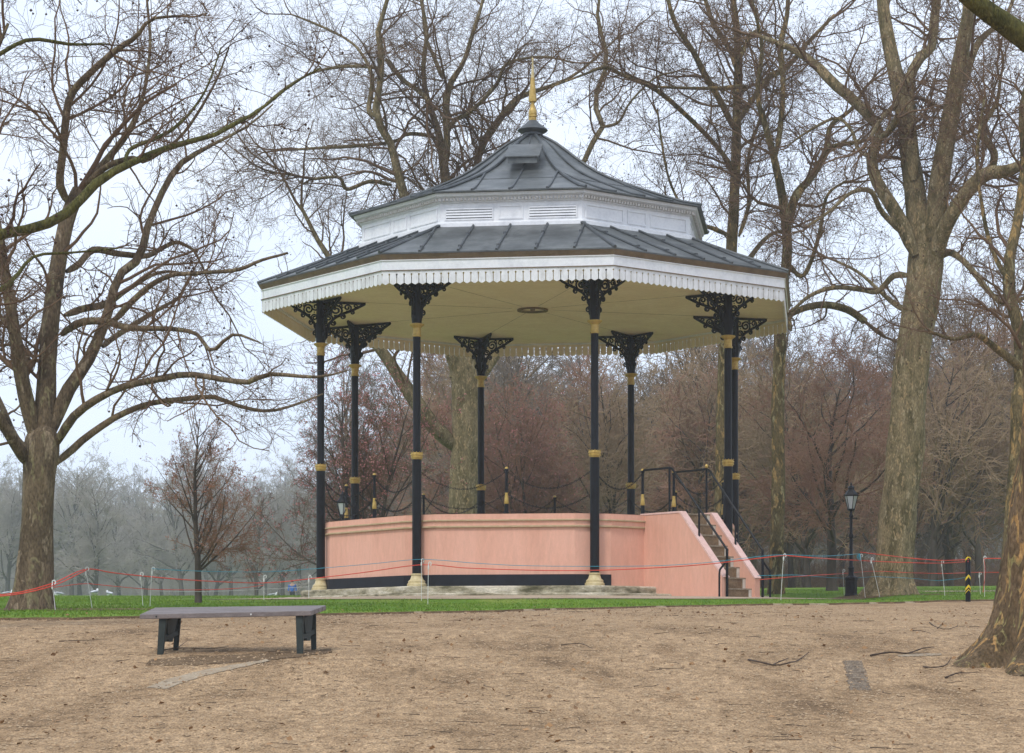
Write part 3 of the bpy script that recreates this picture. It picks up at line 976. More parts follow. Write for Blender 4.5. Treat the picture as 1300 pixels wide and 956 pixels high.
def hero(name, label, seed, Z, trunk, limbs, bark, twig, counts=(1.1, 6, 5, 4), lens=(2.6, .46, .5, .5), flare=.5, k=20, fh=.45,
         droop=-.02, balls=0, base=None, minr=.0042, cat='tree', group=None, upb=.5, keep=None, limb_bark=None, cellk=1.0):
    """a tree whose stem and limbs were measured in the photograph and stand at depth Z; twigs grow from them in 3-D"""
    rng = np.random.default_rng(seed)
    bx, by, bz = base
    t = thing(name, label, cat, (bx, by, bz), group=group)
    O = np.array([bx, by, bz])
    def world(pts, z0, z1):
        out = []
        n = len(pts)
        for i, (px, py, w_) in enumerate(pts):
            y = z0 + (z1 - z0) * (i / max(1, n - 1))
            p = up(px, py, y)
            out.append((p.x, p.y, p.z, w_ / 2 / F * y))
        return np.array(out)
    parts = []
    (xa_, ya_, wa_), (xb_, yb_, wb_) = trunk[-2:]
    trunk = list(trunk) + [(xb_ + (xb_ - xa_) * .45, yb_ + (yb_ - ya_) * .45, wb_ * .12)]
    tw = world(trunk, Z, Z)
    c = catmull(tw, 40)
    c[0, 2] = bz - .12
    V, Q = trunk_mesh(rng, c[:, :3], c[:, 3], k, flare, fh, .085 if k >= 40 else .05)
    parts.append((V - O, Q))
    LP, LR = [c[10:34, :3]], [c[10:34, 3]]
    for li, lb in enumerate(limbs):
        dz0, dz1, pts = lb
        wl = world(pts, Z + dz0, Z + dz1)
        cc = catmull(wl, 24)
        L_ = np.linalg.norm(np.diff(cc[:, :3], axis=0), axis=1).sum()
        wob = rng.normal(size=(24, 3)) * .010 * L_ / 5
        wob[0] = 0
        cc[:, :3] += np.cumsum(wob, 0) * .25
        cc[0, 3] *= .45; cc[1, 3] *= .8
        kk = 10 if wl[0, 3] > .05 else 6
        V, Q = trunk_mesh(rng, cc[:, :3], np.maximum(cc[:, 3], .006), kk, 0, lump=.05)
        parts.append((V - O, Q))
        LP.append(cc[:, :3]); LR.append(np.maximum(cc[:, 3], .006))
    if limb_bark:
        for pt in parts[1:]:
            V, Fc = stack([pt])
            link('limb', mesh_from('limb', V, Fc, M[limb_bark], True), t)
        parts = parts[:1]
    V, Fc = stack(parts)
    link('trunk', mesh_from('trunk', V, Fc, M[bark], True), t)
    def cull(P_, R_):
        if keep is None: return P_, R_
        ok = keep(P_[:, -1]) & keep(P_[:, P_.shape[1] // 2])
        return P_[ok], R_[ok]
    P = np.array(LP[1:] if len(LP) > 1 else LP); Rr = np.array(LR[1:] if len(LR) > 1 else LR)
    Ls = np.linalg.norm(np.diff(P, axis=1), axis=-1).sum(1)
    n1 = int(Ls.sum() * counts[0])
    fl = (1, .55, 1)
    s_, d_, l_, r_ = sprout(rng, P, Rr, n1, .15, 1.0, (30, 75), (.45, 1.5), .42, .009, L=np.full(len(P), lens[0]), wgt=Ls, upbias=upb, flat=fl)
    # each limb also runs out into a few leaders
    se, de, le, re = sprout(rng, P, Rr, 2, .95, 1.0, (5, 35), (.7, 1.3), .9, .008, L=np.full(len(P), lens[0] * 1.6), flat=fl)
    s_, d_, l_, r_ = np.vstack([s_, se]), np.vstack([d_, de]), np.concatenate([l_, le]), np.concatenate([r_, re])
    P1, R1 = grow(rng, s_, d_, l_, r_, 8, .20, (0, 0, droop + .05), .35)
    P1, R1 = cull(P1, R1)
    P1, R1 = thin(P1, R1, 1.2 * cellk, 5, rng)
    s_, d_, l_, r_ = sprout(rng, P1, R1, counts[1] * len(P1), .12, 1.0, (30, 75), (lens[1] * .7, lens[1] * 1.4), .55, .0062, upbias=.15, wgt=plen(P1))
    P2, R2 = grow(rng, s_, d_, l_, r_, 6, .26, (0, 0, droop), .4)
    P2, R2 = cull(P2, R2)
    P2, R2 = thin(P2, R2, .8 * cellk, 7, rng)
    s_, d_, l_, r_ = sprout(rng, P2, R2, counts[2] * len(P2), .15, 1.0, (30, 80), (lens[2] * .7, lens[2] * 1.5), .62, .0045, wgt=plen(P2))
    P3, R3 = grow(rng, s_, d_, l_, r_, 4, .3, (0, 0, droop), .5)
    P3, R3 = cull(P3, R3)
    P3, R3 = thin(P3, R3, .6 * cellk, 13, rng)
    s_, d_, l_, r_ = sprout(rng, P3, R3, counts[3] * len(P3), .2, 1.0, (25, 75), (lens[3] * .7, lens[3] * 1.4), .75, minr, wgt=plen(P3))
    P4, R4 = grow(rng, s_, d_, l_, r_, 3, .3, (0, 0, droop), .7)
    P4, R4 = cull(P4, R4)
    P4, R4 = thin(P4, R4, .5 * cellk, 22, rng)
    ps = [tubes(P1, R1, 5), tubes(P2, R2, 4), tubes(P3, R3, 3), tubes(P4, R4, 3)]
    V, Fc = stack([(v - O, q) for v, q in ps])
    link('crown', mesh_from('crown', V, Fc, M[twig]), t)
    if balls:
        i = rng.choice(len(P4), balls)
        C = P4[i, -1] - O - np.array([0, 0, 1]) * rng.uniform(.03, .12, (balls, 1))
        V, Q = specks(rng, C, .022, 'ball')
        sb = link('seed_ball', mesh_from('seed_ball', V, [Q], M['seed']), t)
        sb['kind'] = 'stuff'
    return t

# --- big plane on the left
b = hit(38, 777)
ZT = b[1]
LEFT = [
 (0, .6, [(54, 566, 30), (60, 480, 25), (66, 400, 22), (75, 330, 21), (86, 275, 20), (100, 242, 18)]),
 (.6, 1.6, [(100, 243, 12), (125, 215, 9), (165, 165, 8), (182, 120, 5), (190, 60, 4), (186, 0, 3)]),
 (.5, -1.2, [(90, 262, 14), (76, 235, 11), (80, 190, 10), (88, 125, 10), (112, 95, 9), (150, 62, 8), (172, 48, 6), (192, 25, 4), (240, 20, 3)]),
 (0, 1.2, [(60, 562, 20), (84, 500, 18), (112, 455, 15), (133, 405, 13), (148, 350, 11), (175, 325, 11), (188, 278, 9), (222, 212, 8), (262, 185, 5), (310, 160, 3), (345, 130, 2)]),
 (0, -1.5, [(46, 566, 22), (30, 490, 19), (20, 430, 16), (8, 360, 14), (-4, 290, 12), (-20, 200, 9), (-15, 100, 6), (10, 30, 4)]),
 (0, -2.2, [(66, 572, 15), (85, 540, 12), (105, 518, 11), (150, 493, 9), (200, 481, 9), (238, 474, 8), (290, 482, 7), (318, 484, 7), (340, 474, 6), (400, 478, 4), (440, 470, 2)]),
 (0, 1.0, [(68, 590, 14), (90, 572, 10), (112, 553, 9), (150, 528, 8), (190, 512, 7), (230, 507, 7), (270, 504, 6), (305, 516, 5), (342, 522, 4), (380, 512, 3), (410, 500, 2)]),
 (0, -1.0, [(38, 590, 20), (22, 568, 16), (8, 545, 14), (-20, 500, 12), (-50, 430, 8)]),
 (0, 1.5, [(42, 580, 15), (20, 555, 9), (2, 515, 8), (-20, 470, 7)]),
 (.6, -1.4, [(78, 425, 11), (100, 410, 10), (130, 408, 9), (165, 417, 8), (220, 418, 6), (250, 425, 5), (268, 445, 5), (295, 425, 4), (330, 435, 2)]),
 (.8, 2.4, [(82, 400, 10), (105, 392, 9), (135, 385, 9), (165, 365, 6), (205, 345, 4), (250, 350, 2)]),
 (.4, 1.8, [(84, 345, 11), (100, 335, 9), (118, 317, 9), (150, 322, 8), (185, 325, 7), (205, 315, 6), (225, 308, 5), (250, 320, 3)]),
 (.4, -1.6, [(142, 410, 9), (165, 385, 8), (190, 362, 7), (215, 350, 6), (245, 347, 5), (300, 342, 5), (330, 330, 4), (365, 320, 3)]),
 (.5, 2.2, [(130, 440, 8), (150, 425, 7), (190, 400, 6), (230, 378, 3)]),
 (.6, -1.0, [(106, 236, 9), (130, 215, 8), (150, 205, 8), (172, 200, 5), (185, 205, 4), (230, 172, 4), (270, 110, 3), (290, 60, 2)]),
 (0, 2.0, [(40, 470, 8), (28, 440, 7), (0, 400, 6), (-30, 360, 5)]),
]
hero('plane_tree', 'big dark bare plane tree at far left with many limbs forking from a stout trunk', 11, ZT,
     [(38, 779, 50), (41, 750, 45), (44, 715, 42), (47, 670, 40), (49, 630, 40), (51, 600, 42), (54, 570, 44), (57, 548, 34)],
     LEFT, 'bark_brown', 'twig', counts=(1.8, 5, 5, 3), lens=(2.0, .5, .55, .6), base=(b[0], b[1], b[2]), flare=.45, balls=350, minr=.0032,
     keep=lambda p: ~((p[:, 0] > -4.25) & (p[:, 2] > 6.75)) & (p[:, 0] < -3.15))
structure(disc('bare_soil', b[0], b[1] - .1, .95, M['soil'], .045, 40, 8, 0, .06, 2.2))

# --- tall plane behind the bandstand, left of the finial
bz2 = 69.0
bp = up(588, 700, bz2)
MIDL = [
 (0, .5, [(590, 470, 30), (585, 420, 26), (575, 370, 24), (570, 320, 20), (568, 280, 17), (566, 235, 13), (562, 205, 11), (556, 165, 9), (540, 120, 7), (536, 80, 6), (541, 40, 5), (530, -20, 4)]),
 (0, -1.5, [(564, 218, 10), (567, 185, 9), (566, 130, 9), (572, 105, 8), (588, 78, 6), (600, 40, 5), (612, 0, 4), (620, -40, 3)]),
 (0, 1.5, [(562, 100, 6), (552, 75, 5), (540, 45, 4), (536, 0, 3)]),
 (0, -2.0, [(588, 500, 18), (560, 400, 16), (535, 310, 14), (515, 255, 12), (505, 220, 11), (495, 180, 10), (478, 150, 10), (482, 110, 8), (485, 75, 8), (480, 40, 7), (492, 0, 5), (495, -30, 4)]),
 (-.5, 1.0, [(480, 148, 7), (468, 140, 6), (472, 100, 6), (460, 70, 4), (440, 50, 3), (400, 30, 3), (370, 18, 2)]),
 (0, -1.0, [(490, 75, 7), (510, 100, 6), (535, 118, 6), (545, 130, 5)]),
 (0, 1.5, [(575, 480, 20), (590, 400, 16), (600, 300, 13), (604, 240, 11), (605, 200, 10), (612, 180, 10), (635, 148, 9), (655, 125, 8), (672, 118, 6), (720, 100, 4), (760, 70, 3), (790, 40, 2)]),
 (0, -1.8, [(566, 175, 7), (575, 155, 6), (595, 143, 6), (615, 125, 5), (632, 105, 5), (645, 80, 4), (690, 72, 3), (730, 80, 2)]),
 (0, 1.2, [(560, 180, 6), (545, 172, 5), (515, 170, 5), (500, 180, 4), (450, 185, 5), (410, 187, 4), (370, 190, 3)]),
 (0, -1.2, [(497, 235, 6), (470, 230, 5), (440, 240, 5), (430, 225, 4), (395, 227, 4)]),
 (0, 2.0, [(486, 90, 6), (470, 85, 5), (430, 85, 4), (390, 95, 3), (350, 120, 3), (320, 150, 2)]),
 (0, -1.5, [(580, 570, 26), (565, 555, 22), (545, 535, 20), (520, 500, 18), (500, 470, 16), (480, 440, 14), (450, 400, 12), (425, 340, 8), (400, 300, 6), (380, 260, 4)]),
 (0, 1.2, [(598, 500, 14), (630, 450, 11), (650, 400, 10), (690, 300, 9), (720, 220, 8), (740, 205, 7), (752, 180, 7), (765, 160, 7), (757, 140, 7), (755, 120, 6), (770, 80, 6), (765, 50, 5), (758, 10, 4), (770, -30, 3)]),
 (0, -1.4, [(762, 162, 4), (785, 155, 4), (800, 130, 3), (830, 100, 3), (860, 90, 2)]),
]
gz = g(bp.x, bz2)
hero('plane_tree', 'tall bare plane tree rising behind the roof left of the gold finial', 12, bz2,
     [(588, 775, 40), (588, 720, 38), (588, 660, 37), (590, 600, 37), (592, 540, 38), (593, 490, 38), (592, 440, 36)],
     MIDL, 'bark_plane', 'twig', counts=(1.9, 6, 5, 3), lens=(2.8, .5, .55, .6), base=(bp.x, bz2, gz), flare=.3, balls=900, minr=.0042)

# --- plane behind the right of the roof
z3 = 62.0
bp = up(918, 700, z3)
R1 = [
 (0, .8, [(922, 420, 16), (926, 360, 15), (929, 300, 14), (932, 240, 13), (934, 180, 12), (934, 120, 11), (936, 70, 10), (932, 20, 8), (925, -30, 6)]),
 (0, -1.5, [(932, 165, 9), (915, 130, 8), (895, 95, 8), (880, 65, 7), (860, 35, 6), (848, 0, 5), (842, -30, 4)]),
 (0, 1.4, [(934, 160, 8), (950, 135, 7), (975, 100, 8), (1000, 85, 7), (1030, 50, 5), (1060, 20, 4)]),
 (0, -2.0, [(930, 210, 7), (905, 180, 6), (870, 145, 6), (830, 112, 6), (790, 95, 5), (770, 85, 5), (740, 95, 3), (700, 110, 2)]),
 (0, 1.6, [(938, 95, 8), (925, 60, 6), (905, 30, 6), (890, -20, 5)]),
 (0, -1.2, [(938, 118, 6), (945, 110, 6), (910, 112, 5), (870, 112, 4), (830, 110, 3)]),
 (0, 1.8, [(936, 80, 7), (950, 50, 6), (965, 40, 5), (990, 58, 5), (1010, 62, 4)]),
 (0, -.8, [(928, 300, 7), (905, 290, 6), (890, 285, 5), (870, 270, 4), (850, 230, 3), (840, 180, 3), (835, 140, 2)]),
 (0, 1.2, [(938, 300, 6), (950, 260, 5), (950, 200, 4), (965, 150, 4)]),
 (0, 2.0, [(928, 360, 8), (950, 330, 7), (975, 300, 5), (1000, 290, 3)]),
]
hero('plane_tree', 'slim straight bare plane tree standing just behind the right side of the roof', 13, z3,
     [(917, 775, 24), (917, 700, 22), (918, 640, 22), (919, 580, 21), (920, 520, 20), (921, 460, 19), (922, 400, 17)],
     R1, 'bark_plane_mossy', 'twig', counts=(1.9, 5, 5, 3), lens=(2.3, .5, .55, .6), base=(bp.x, z3, g(bp.x, z3)), flare=.4, balls=2200, minr=.0038)

# --- forked plane between the roof and the big plane on the right
z4 = 60.0
bp = up(990, 700, z4)
R2_ = [
 (0, -1.0, [(992, 380, 14), (1000, 320, 13), (998, 280, 12), (992, 240, 11), (980, 190, 9), (972, 160, 8), (962, 120, 6), (968, 60, 5), (955, 0, 4)]),
 (0, 1.3, [(1000, 290, 11), (1010, 250, 11), (1030, 225, 10), (1048, 195, 9), (1055, 160, 6), (1080, 140, 5), (1100, 110, 4)]),
 (0, -1.5, [(1048, 195, 6), (1060, 185, 6), (1090, 180, 5), (1110, 175, 3)]),
 (0, 1.2, [(985, 200, 7), (992, 150, 7), (994, 100, 7), (990, 60, 8), (998, 20, 6), (1000, -30, 5)]),
 (0, -1.0, [(996, 330, 7), (1020, 350, 6), (1040, 300, 5), (1050, 250, 4), (1075, 230, 3)]),
 (0, .8, [(1004, 420, 8), (1003, 400, 8), (1040, 387, 9), (1075, 393, 10), (1098, 408, 9)]),
]
hero('plane_tree', 'forked bare plane tree between the bandstand roof and the big right hand trunk', 14, z4,
     [(985, 775, 20), (986, 700, 18), (988, 600, 17), (988, 500, 16), (990, 430, 15), (992, 370, 14)],
     R2_, 'bark_plane_mossy', 'twig', counts=(1.9, 5, 5, 3), lens=(2.1, .5, .55, .6), base=(bp.x, z4, g(bp.x, z4)), flare=.3, balls=700, minr=.0038)

# --- the great plane on the right
b = hit(1134, 757)
ZR = b[1]
BIG = [
 (0, .8, [(1172, 330, 40), (1168, 290, 34), (1160, 240, 27), (1153, 190, 23), (1146, 140, 21), (1136, 90, 20), (1126, 40, 17), (1118, -20, 14)]),
 (0, -1.5, [(1184, 325, 34), (1188, 270, 28), (1194, 220, 25), (1203, 170, 24), (1211, 120, 22), (1219, 70, 20), (1224, 40, 17), (1228, 10, 14), (1226, -30, 10)]),
 (-.4, 1.6, [(1162, 325, 24), (1145, 285, 18), (1130, 258, 17), (1112, 228, 16), (1106, 200, 14), (1114, 178, 13), (1116, 165, 12), (1100, 145, 13), (1080, 125, 14), (1058, 108, 13), (1040, 88, 12), (1022, 74, 10), (1000, 60, 8), (975, 50, 6), (950, 42, 4)]),
 (-.4, -1.2, [(1116, 178, 8), (1130, 165, 9), (1140, 148, 9)]),
 (0, -2.5, [(1178, 340, 30), (1190, 315, 22), (1200, 290, 20), (1215, 262, 18), (1235, 235, 18), (1255, 220, 18), (1275, 218, 16), (1300, 208, 12), (1340, 190, 10)]),
 (0, 1.8, [(1160, 230, 20), (1156, 150, 14), (1155, 100, 13), (1168, 75, 13), (1182, 62, 12), (1186, 30, 12), (1192, -10, 9)]),
 (0, 1.0, [(1222, 110, 12), (1235, 70, 10), (1250, 45, 8), (1275, 25, 5), (1290, -10, 4)]),
 (-.3, 1.5, [(1105, 200, 6), (1090, 190, 5), (1080, 165, 4), (1060, 150, 4), (1020, 170, 3), (1000, 185, 2)]),
 (-.3, -2, [(1150, 300, 9), (1120, 270, 7), (1105, 243, 7), (1080, 245, 5), (1050, 270, 4), (1020, 290, 3)]),
 (0, -1.8, [(1193, 328, 10), (1205, 320, 9), (1222, 330, 8), (1240, 350, 8), (1255, 370, 7), (1275, 385, 6), (1300, 378, 5), (1330, 370, 4)]),
 (0, 1.6, [(1156, 350, 9), (1135, 350, 8), (1115, 370, 7), (1095, 368, 6), (1060, 365, 6), (1030, 375, 5), (1005, 395, 4)]),
 (0, 2.2, [(1152, 395, 8), (1135, 385, 7), (1118, 370, 5), (1090, 345, 4), (1060, 330, 3)]),
 (0, -1.4, [(1258, 220, 10), (1262, 195, 10), (1250, 175, 8), (1248, 160, 6), (1265, 130, 5), (1270, 100, 4)]),
 (0, -1.0, [(1140, 130, 8), (1120, 150, 6), (1105, 175, 5)]),
]
hero('plane_tree', 'great mottled plane tree on the right lawn beside the street lamp, trunk buttressed', 15, ZR,
     [(1132, 759, 56), (1134, 735, 50), (1137, 700, 48), (1140, 650, 46), (1147, 590, 46), (1152, 530, 45), (1158, 470, 44), (1164, 410, 44), (1172, 360, 44), (1176, 320, 44)],
     BIG, 'bark_plane', 'twig', counts=(1.8, 6, 5, 3), lens=(2.0, .5, .55, .6), base=(b[0], b[1], b[2]), flare=.42, fh=.32, balls=1300, minr=.0034)
structure(disc('bare_soil', b[0], b[1] - .1, 1.0, M['soil'], .045, 40, 8, 0, .06, 1.6))

# --- plane half hidden by the nearest trunk, far right
z7 = 47.0
bp = up(1292, 700, z7)
RR_ = [
 (0, .5, [(1296, 520, 26), (1300, 470, 22), (1298, 430, 20), (1290, 400, 16), (1282, 370, 16), (1281, 330, 14), (1290, 290, 13), (1296, 250, 12), (1300, 200, 10), (1296, 140, 8), (1310, 80, 6)]),
 (0, -1.0, [(1300, 470, 12), (1262, 440, 9), (1240, 425, 7), (1210, 430, 5), (1180, 420, 3)]),
 (0, 1.5, [(1300, 440, 12), (1330, 380, 10), (1340, 300, 8), (1320, 220, 5)]),
 (0, 1.5, [(1284, 360, 8), (1265, 330, 6), (1250, 280, 5), (1240, 200, 4), (1250, 120, 3)]),
]
hero('plane_tree', 'mottled plane trunk with yellow flaking bark, partly hidden by the nearest trunk', 16, z7,
     [(1284, 770, 34), (1286, 720, 30), (1290, 660, 28), (1293, 600, 27), (1295, 550, 26), (1297, 500, 25)],
     RR_, 'bark_plane_mossy', 'twig', counts=(2.3, 6, 5, 3), lens=(1.9, .5, .55, .6), base=(bp.x, z7, g(bp.x, z7)), flare=.4, balls=250)

# --- nearest tree, bottom right corner, with the mossy limb crossing the top right corner
b = hit(1330, 842)
Z8 = b[1]
hero('near_tree', 'nearest mottled tree with flaring roots and mossy limb at right edge of gravel', 17, Z8,
     [(1335, 852, 128), (1335, 800, 124), (1335, 750, 118), (1336, 690, 112), (1340, 600, 104), (1350, 480, 98), (1360, 340, 92), (1368, 220, 90), (1375, 120, 84)],
     [(0, -.8, [(1375, 150, 44), (1345, 92, 36), (1316, 60, 32), (1280, 33, 28), (1245, 8, 25), (1200, -30, 22), (1140, -80, 18), (1060, -120, 12)]),
      (0, .8, [(1372, 140, 50), (1400, 60, 40), (1430, -60, 30)])],
     'bark_near', 'twig_dark', limb_bark='bark_limb', counts=(.6, 4, 3, 2), lens=(1.4, .45, .5, .5), base=(b[0] + .05, b[1], b[2]), flare=1.2, fh=.36, k=48, minr=.003)

# --- tree out of frame on the left whose mossy limb sweeps up across the picture
Zl = 27.0
p_ = up(-190, 640, Zl)
LL_ = [
 (0, 2.5, [(-185, 330, 30), (-120, 330, 22), (-60, 318, 17), (0, 298, 14), (40, 291, 13), (75, 277, 13), (100, 255, 12), (115, 238, 12), (145, 217, 10), (170, 205, 9), (205, 190, 8), (235, 180, 7), (270, 170, 6), (300, 153, 6), (325, 140, 4), (370, 105, 3), (405, 85, 2)]),
 (0, 1.5, [(-180, 260, 22), (-100, 160, 14), (-40, 95, 9), (0, 68, 6), (40, 49, 5), (90, 55, 4), (140, 55, 2)]),
 (1.5, 2.5, [(158, 212, 6), (165, 190, 5), (200, 175, 5), (230, 155, 4), (260, 115, 3), (280, 60, 2)]),
 (0, 2.0, [(-180, 380, 20), (-90, 395, 14), (-30, 375, 9), (5, 365, 7), (20, 350, 5), (45, 325, 4), (95, 320, 3), (150, 315, 2)]),
 (0, .5, [(-185, 200, 22), (-120, 60, 14), (-40, 10, 8), (30, -20, 5)]),
]
hero('near_tree', 'long mossy limb sweeping up across top left from tree beyond left edge', 18, Zl,
     [(-195, 880, 62), (-195, 760, 56), (-193, 600, 54), (-190, 450, 50), (-186, 330, 46), (-183, 220, 40), (-180, 120, 34)],
     LL_, 'bark_limb', 'twig_dark', counts=(1.7, 5, 4, 3), lens=(.8, .5, .55, .6), base=(p_.x, Zl, g(p_.x, Zl)), flare=.5, minr=.0028, balls=120)

# --- generic bare trees -------------------------------------------------
def wild(seed, H, trunk_r, spread=.5, forks=9, low=.22, counts=(5, 5, 5, 4), leaf=None, leaf_n=0, leaf_s=.04, minr=.007, up_=.10, wander=.10, lim=.6, sub=(.42, .75), multi=1, angs=(18, 50), l1=.55, droop=.0):
    """verts and faces of trunk, crown and leaf specks of one tree of height H growing from the origin"""
    rng = np.random.default_rng(seed)
    tr, LPs, LRs = [], [], []
    for mI in range(multi):
        d0 = np.array([[rng.normal() * (.04 if multi == 1 else .28), rng.normal() * (.04 if multi == 1 else .28), 1.0]])
        P, Rr = grow(rng, np.array([[rng.normal() * .1 * (multi > 1), rng.normal() * .1 * (multi > 1), -.15]]), d0, np.array([H * .95]), np.array([trunk_r]), 20, .05, (0, 0, .04), .10)
        V, Q = trunk_mesh(rng, P[0], Rr[0], 10, .45, .25 * trunk_r / .2)
        tr.append((V, Q)); LPs.append(P); LRs.append(Rr)
    P = np.concatenate(LPs); Rr = np.concatenate(LRs)
    s_, d_, l_, r_ = sprout(rng, P, Rr, forks, low, .95, angs, (l1 * .75, l1 * 1.2), lim, .012, L=np.full(len(P), H), upbias=.2)
    l_ = l_ * spread * 1.6
    P0, R0 = grow(rng, s_, d_, l_, np.maximum(r_, minr * 1.6), 12, wander, (0, 0, up_), .25)
    V, Q = tubes(P0, R0, 6); tr.append((V, Q))
    PA = np.concatenate([P0]); RA = R0
    s_, d_, l_, r_ = sprout(rng, PA, RA, counts[0] * len(PA), .15, 1.0, (25, 60), sub, .55, minr * 1.25, upbias=.1, wgt=plen(PA))
    P1, R1 = grow(rng, s_, d_, l_, r_, 7, .2, (0, 0, up_ * .5 + droop), .35)
    s_, d_, l_, r_ = sprout(rng, P1, R1, counts[1] * len(P1), .1, 1.0, (25, 60), sub, .6, minr * 1.1, wgt=plen(P1))
    P2, R2 = grow(rng, s_, d_, l_, r_, 5, .22, (0, 0, up_ * .3 + droop), .5)
    s_, d_, l_, r_ = sprout(rng, P2, R2, counts[2] * len(P2), .1, 1.0, (25, 60), sub, .75, minr, wgt=plen(P2))
    P3, R3 = grow(rng, s_, d_, l_, r_, 4, .24, (0, 0, droop), .7)
    ps = [tubes(P1, R1, 4), tubes(P2, R2, 3), tubes(P3, R3, 3)]
    if counts[3]:
        s_, d_, l_, r_ = sprout(rng, P3, R3, counts[3], .2, 1.0, (25, 65), (.4, .7), .85, minr)
        P4, R4 = grow(rng, s_, d_, l_, r_, 2, .24, (0, 0, droop), .8)
        ps.append(tubes(P4, R4, 3))
    else:
        P4 = P3
    lf = None
    if leaf_n:
        i = rng.choice(len(P4), leaf_n)
        j = rng.integers(0, P4.shape[1], leaf_n)
        C = P4[i, j] + rng.normal(size=(leaf_n, 3)) * .03
        lf = specks(rng, C, leaf_s)
    return stack(tr), stack(ps), lf

def wild_meshes(nm, bark, twig, leafmat=None, **kw):
    (Vt, Ft), (Vc, Fc), lf = wild(**kw)
    ms = {'trunk': mesh_from('trunk', Vt, Ft, M[bark], True), 'crown': mesh_from('crown', Vc, Fc, M[twig])}
    if lf is not None:
        ms['leaf'] = mesh_from('leaf', lf[0], [lf[1]], M[leafmat])
    return ms

def plant(ms, name, label, x, y, group=None, rot=0.0, sc_=1.0, sz=1.0, sink=0.0):
    t = thing(name, label, 'tree', (x, y, g(x, y) - sink), rot, group)
    t.scale = (sc_, sc_, sc_ * sz)
    for k_, me in ms.items():
        o = link(k_, me, t)
        if k_ == 'leaf': o['kind'] = 'stuff'
    return t

# small tree with rusty leaves left of the bandstand
b = hit(251, 768)
ms = wild_meshes('small', 'bark_grey', 'twig_warm', 'leaf_rust', seed=32, H=3.9, trunk_r=.075, spread=.45, forks=32, low=.17, counts=(6, 4, 4, 0), wander=.06, lim=.38, sub=(.35, .6),
                 leaf_n=4200, leaf_s=.021, minr=.0030, up_=.06, angs=(30, 54), l1=.5)
plant(ms, 'small_tree', 'small young tree with rusty remnant leaves behind the bench on the lawn', b[0], b[1])

# pink budding tree left of and behind the platform
p_ = up(448, 700, 64)
ms = wild_meshes('pink', 'bark_grey', 'twig', 'bud_pink', seed=33, H=6.3, trunk_r=.09, spread=.62, forks=15, low=.08, counts=(6, 5, 5, 2), wander=.05, lim=.45, sub=(.3, .55),
                 leaf_n=11000, leaf_s=.030, minr=.0050, up_=.05, angs=(25, 58), l1=.52, multi=3)
plant(ms, 'budding_tree', 'spreading tree with pink buds directly behind the left end of the platform', p_.x, 64)
p_ = up(655, 700, 80)
ms2 = wild_meshes('pink2', 'bark_grey', 'twig_red', 'bud_pink', seed=34, H=6.6, trunk_r=.10, spread=.6, forks=14, low=.10, counts=(6, 5, 5, 2), wander=.06, lim=.45,
                 leaf_n=9000, leaf_s=.034, minr=.0065, up_=.07, angs=(25, 55), l1=.5, multi=3)
plant(ms2, 'budding_tree', 'tree with faint pink buds seen between the middle columns behind the platform', p_.x, 80)

# brown weeping tree right of the stair
b = hit(1050, 751)
ms3 = wild_meshes('weep', 'bark_grey', 'twig_red', None, seed=36, H=6.4, trunk_r=.16, spread=.62, forks=18, low=.22, counts=(6, 5, 4, 2),
                  minr=.007, up_=.05, droop=-.05, angs=(35, 72), l1=.5)
plant(ms3, 'small_tree', 'low spreading reddish brown tree on the lawn right of the stair, behind the lamp', b[0], min(b[1], 66))

# the wood behind: individual bare trees, nearer and redder on the right, far and grey on the left
T_RED = [wild_meshes('red%d' % i, 'bark_grey', tw_, None, seed=50 + i, H=9, trunk_r=.15, spread=.6, forks=20, low=.16, counts=(6, 5, 4, 0), wander=.13, sub=(.45, .8),
                     minr=.0125, up_=.06, droop=dr, angs=(25, 60), l1=.45) for i, (dr, tw_) in enumerate(((-.05, 'twig_red'), (.02, 'twig_pale'), (-.06, 'twig_pale'), (-.02, 'twig_warm'), (.0, 'twig_grey')))]
T_TALL = [wild_meshes('tall%d' % i, 'bark_brown', 'twig_grey', None, seed=60 + i, H=15, trunk_r=.30, spread=.5, forks=22, low=.12, counts=(6, 5, 4, 3), sub=(.4, .7),
                      minr=.013, up_=.05, droop=0.0, angs=(25, 58), l1=.45) for i in range(4)]
T_FAR = [wild_meshes('far%d' % i, 'bark_grey', 'twig_far_hazed', None, seed=90 + i, H=15, trunk_r=.30, spread=.5, forks=24, low=.14, counts=(6, 5, 4, 2), sub=(.4, .7),
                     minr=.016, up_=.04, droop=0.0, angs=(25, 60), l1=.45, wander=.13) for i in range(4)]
rng = random.Random(5)
n_red = n_far = 0
def zone(px):
    for lim, ph in ((140, 'left of the young tree'), (330, 'behind the young tree'), (415, 'left of the platform'), (530, 'behind the left columns'), (640, 'behind the platform middle-left'),
                    (755, 'behind the platform middle-right'), (860, 'behind the stair head'), (950, 'behind the right columns'), (1050, 'right of the stair'), (1130, 'behind the street lamp'),
                    (1215, 'right of the great plane')):
        if px < lim: return ph
    return 'near the right edge'
def row(n, x0, x1, y0, y1, protos, name, depth, group, s0, s1, sink=0.0):
    for i in range(n):
        px = x0 + (x1 - x0) * (i + rng.uniform(.1, .9)) / n
        y = rng.uniform(y0, y1)
        x = (px - CX) / F * y
        j = rng.randrange(len(protos))
        look = LOOK[id(protos[j])]
        plant(protos[j], name, look + ' leafless tree, ' + depth + ', ' + zone(px), x, y, group, rng.uniform(0, 6.28), rng.uniform(s0, s1), rng.uniform(.9, 1.1), sink)
LOOK = {}
for pr_, lk in zip(T_RED, ('reddish drooping', 'pale tan spreading', 'tan drooping', 'warm brown', 'greyish spreading')): LOOK[id(pr_)] = lk
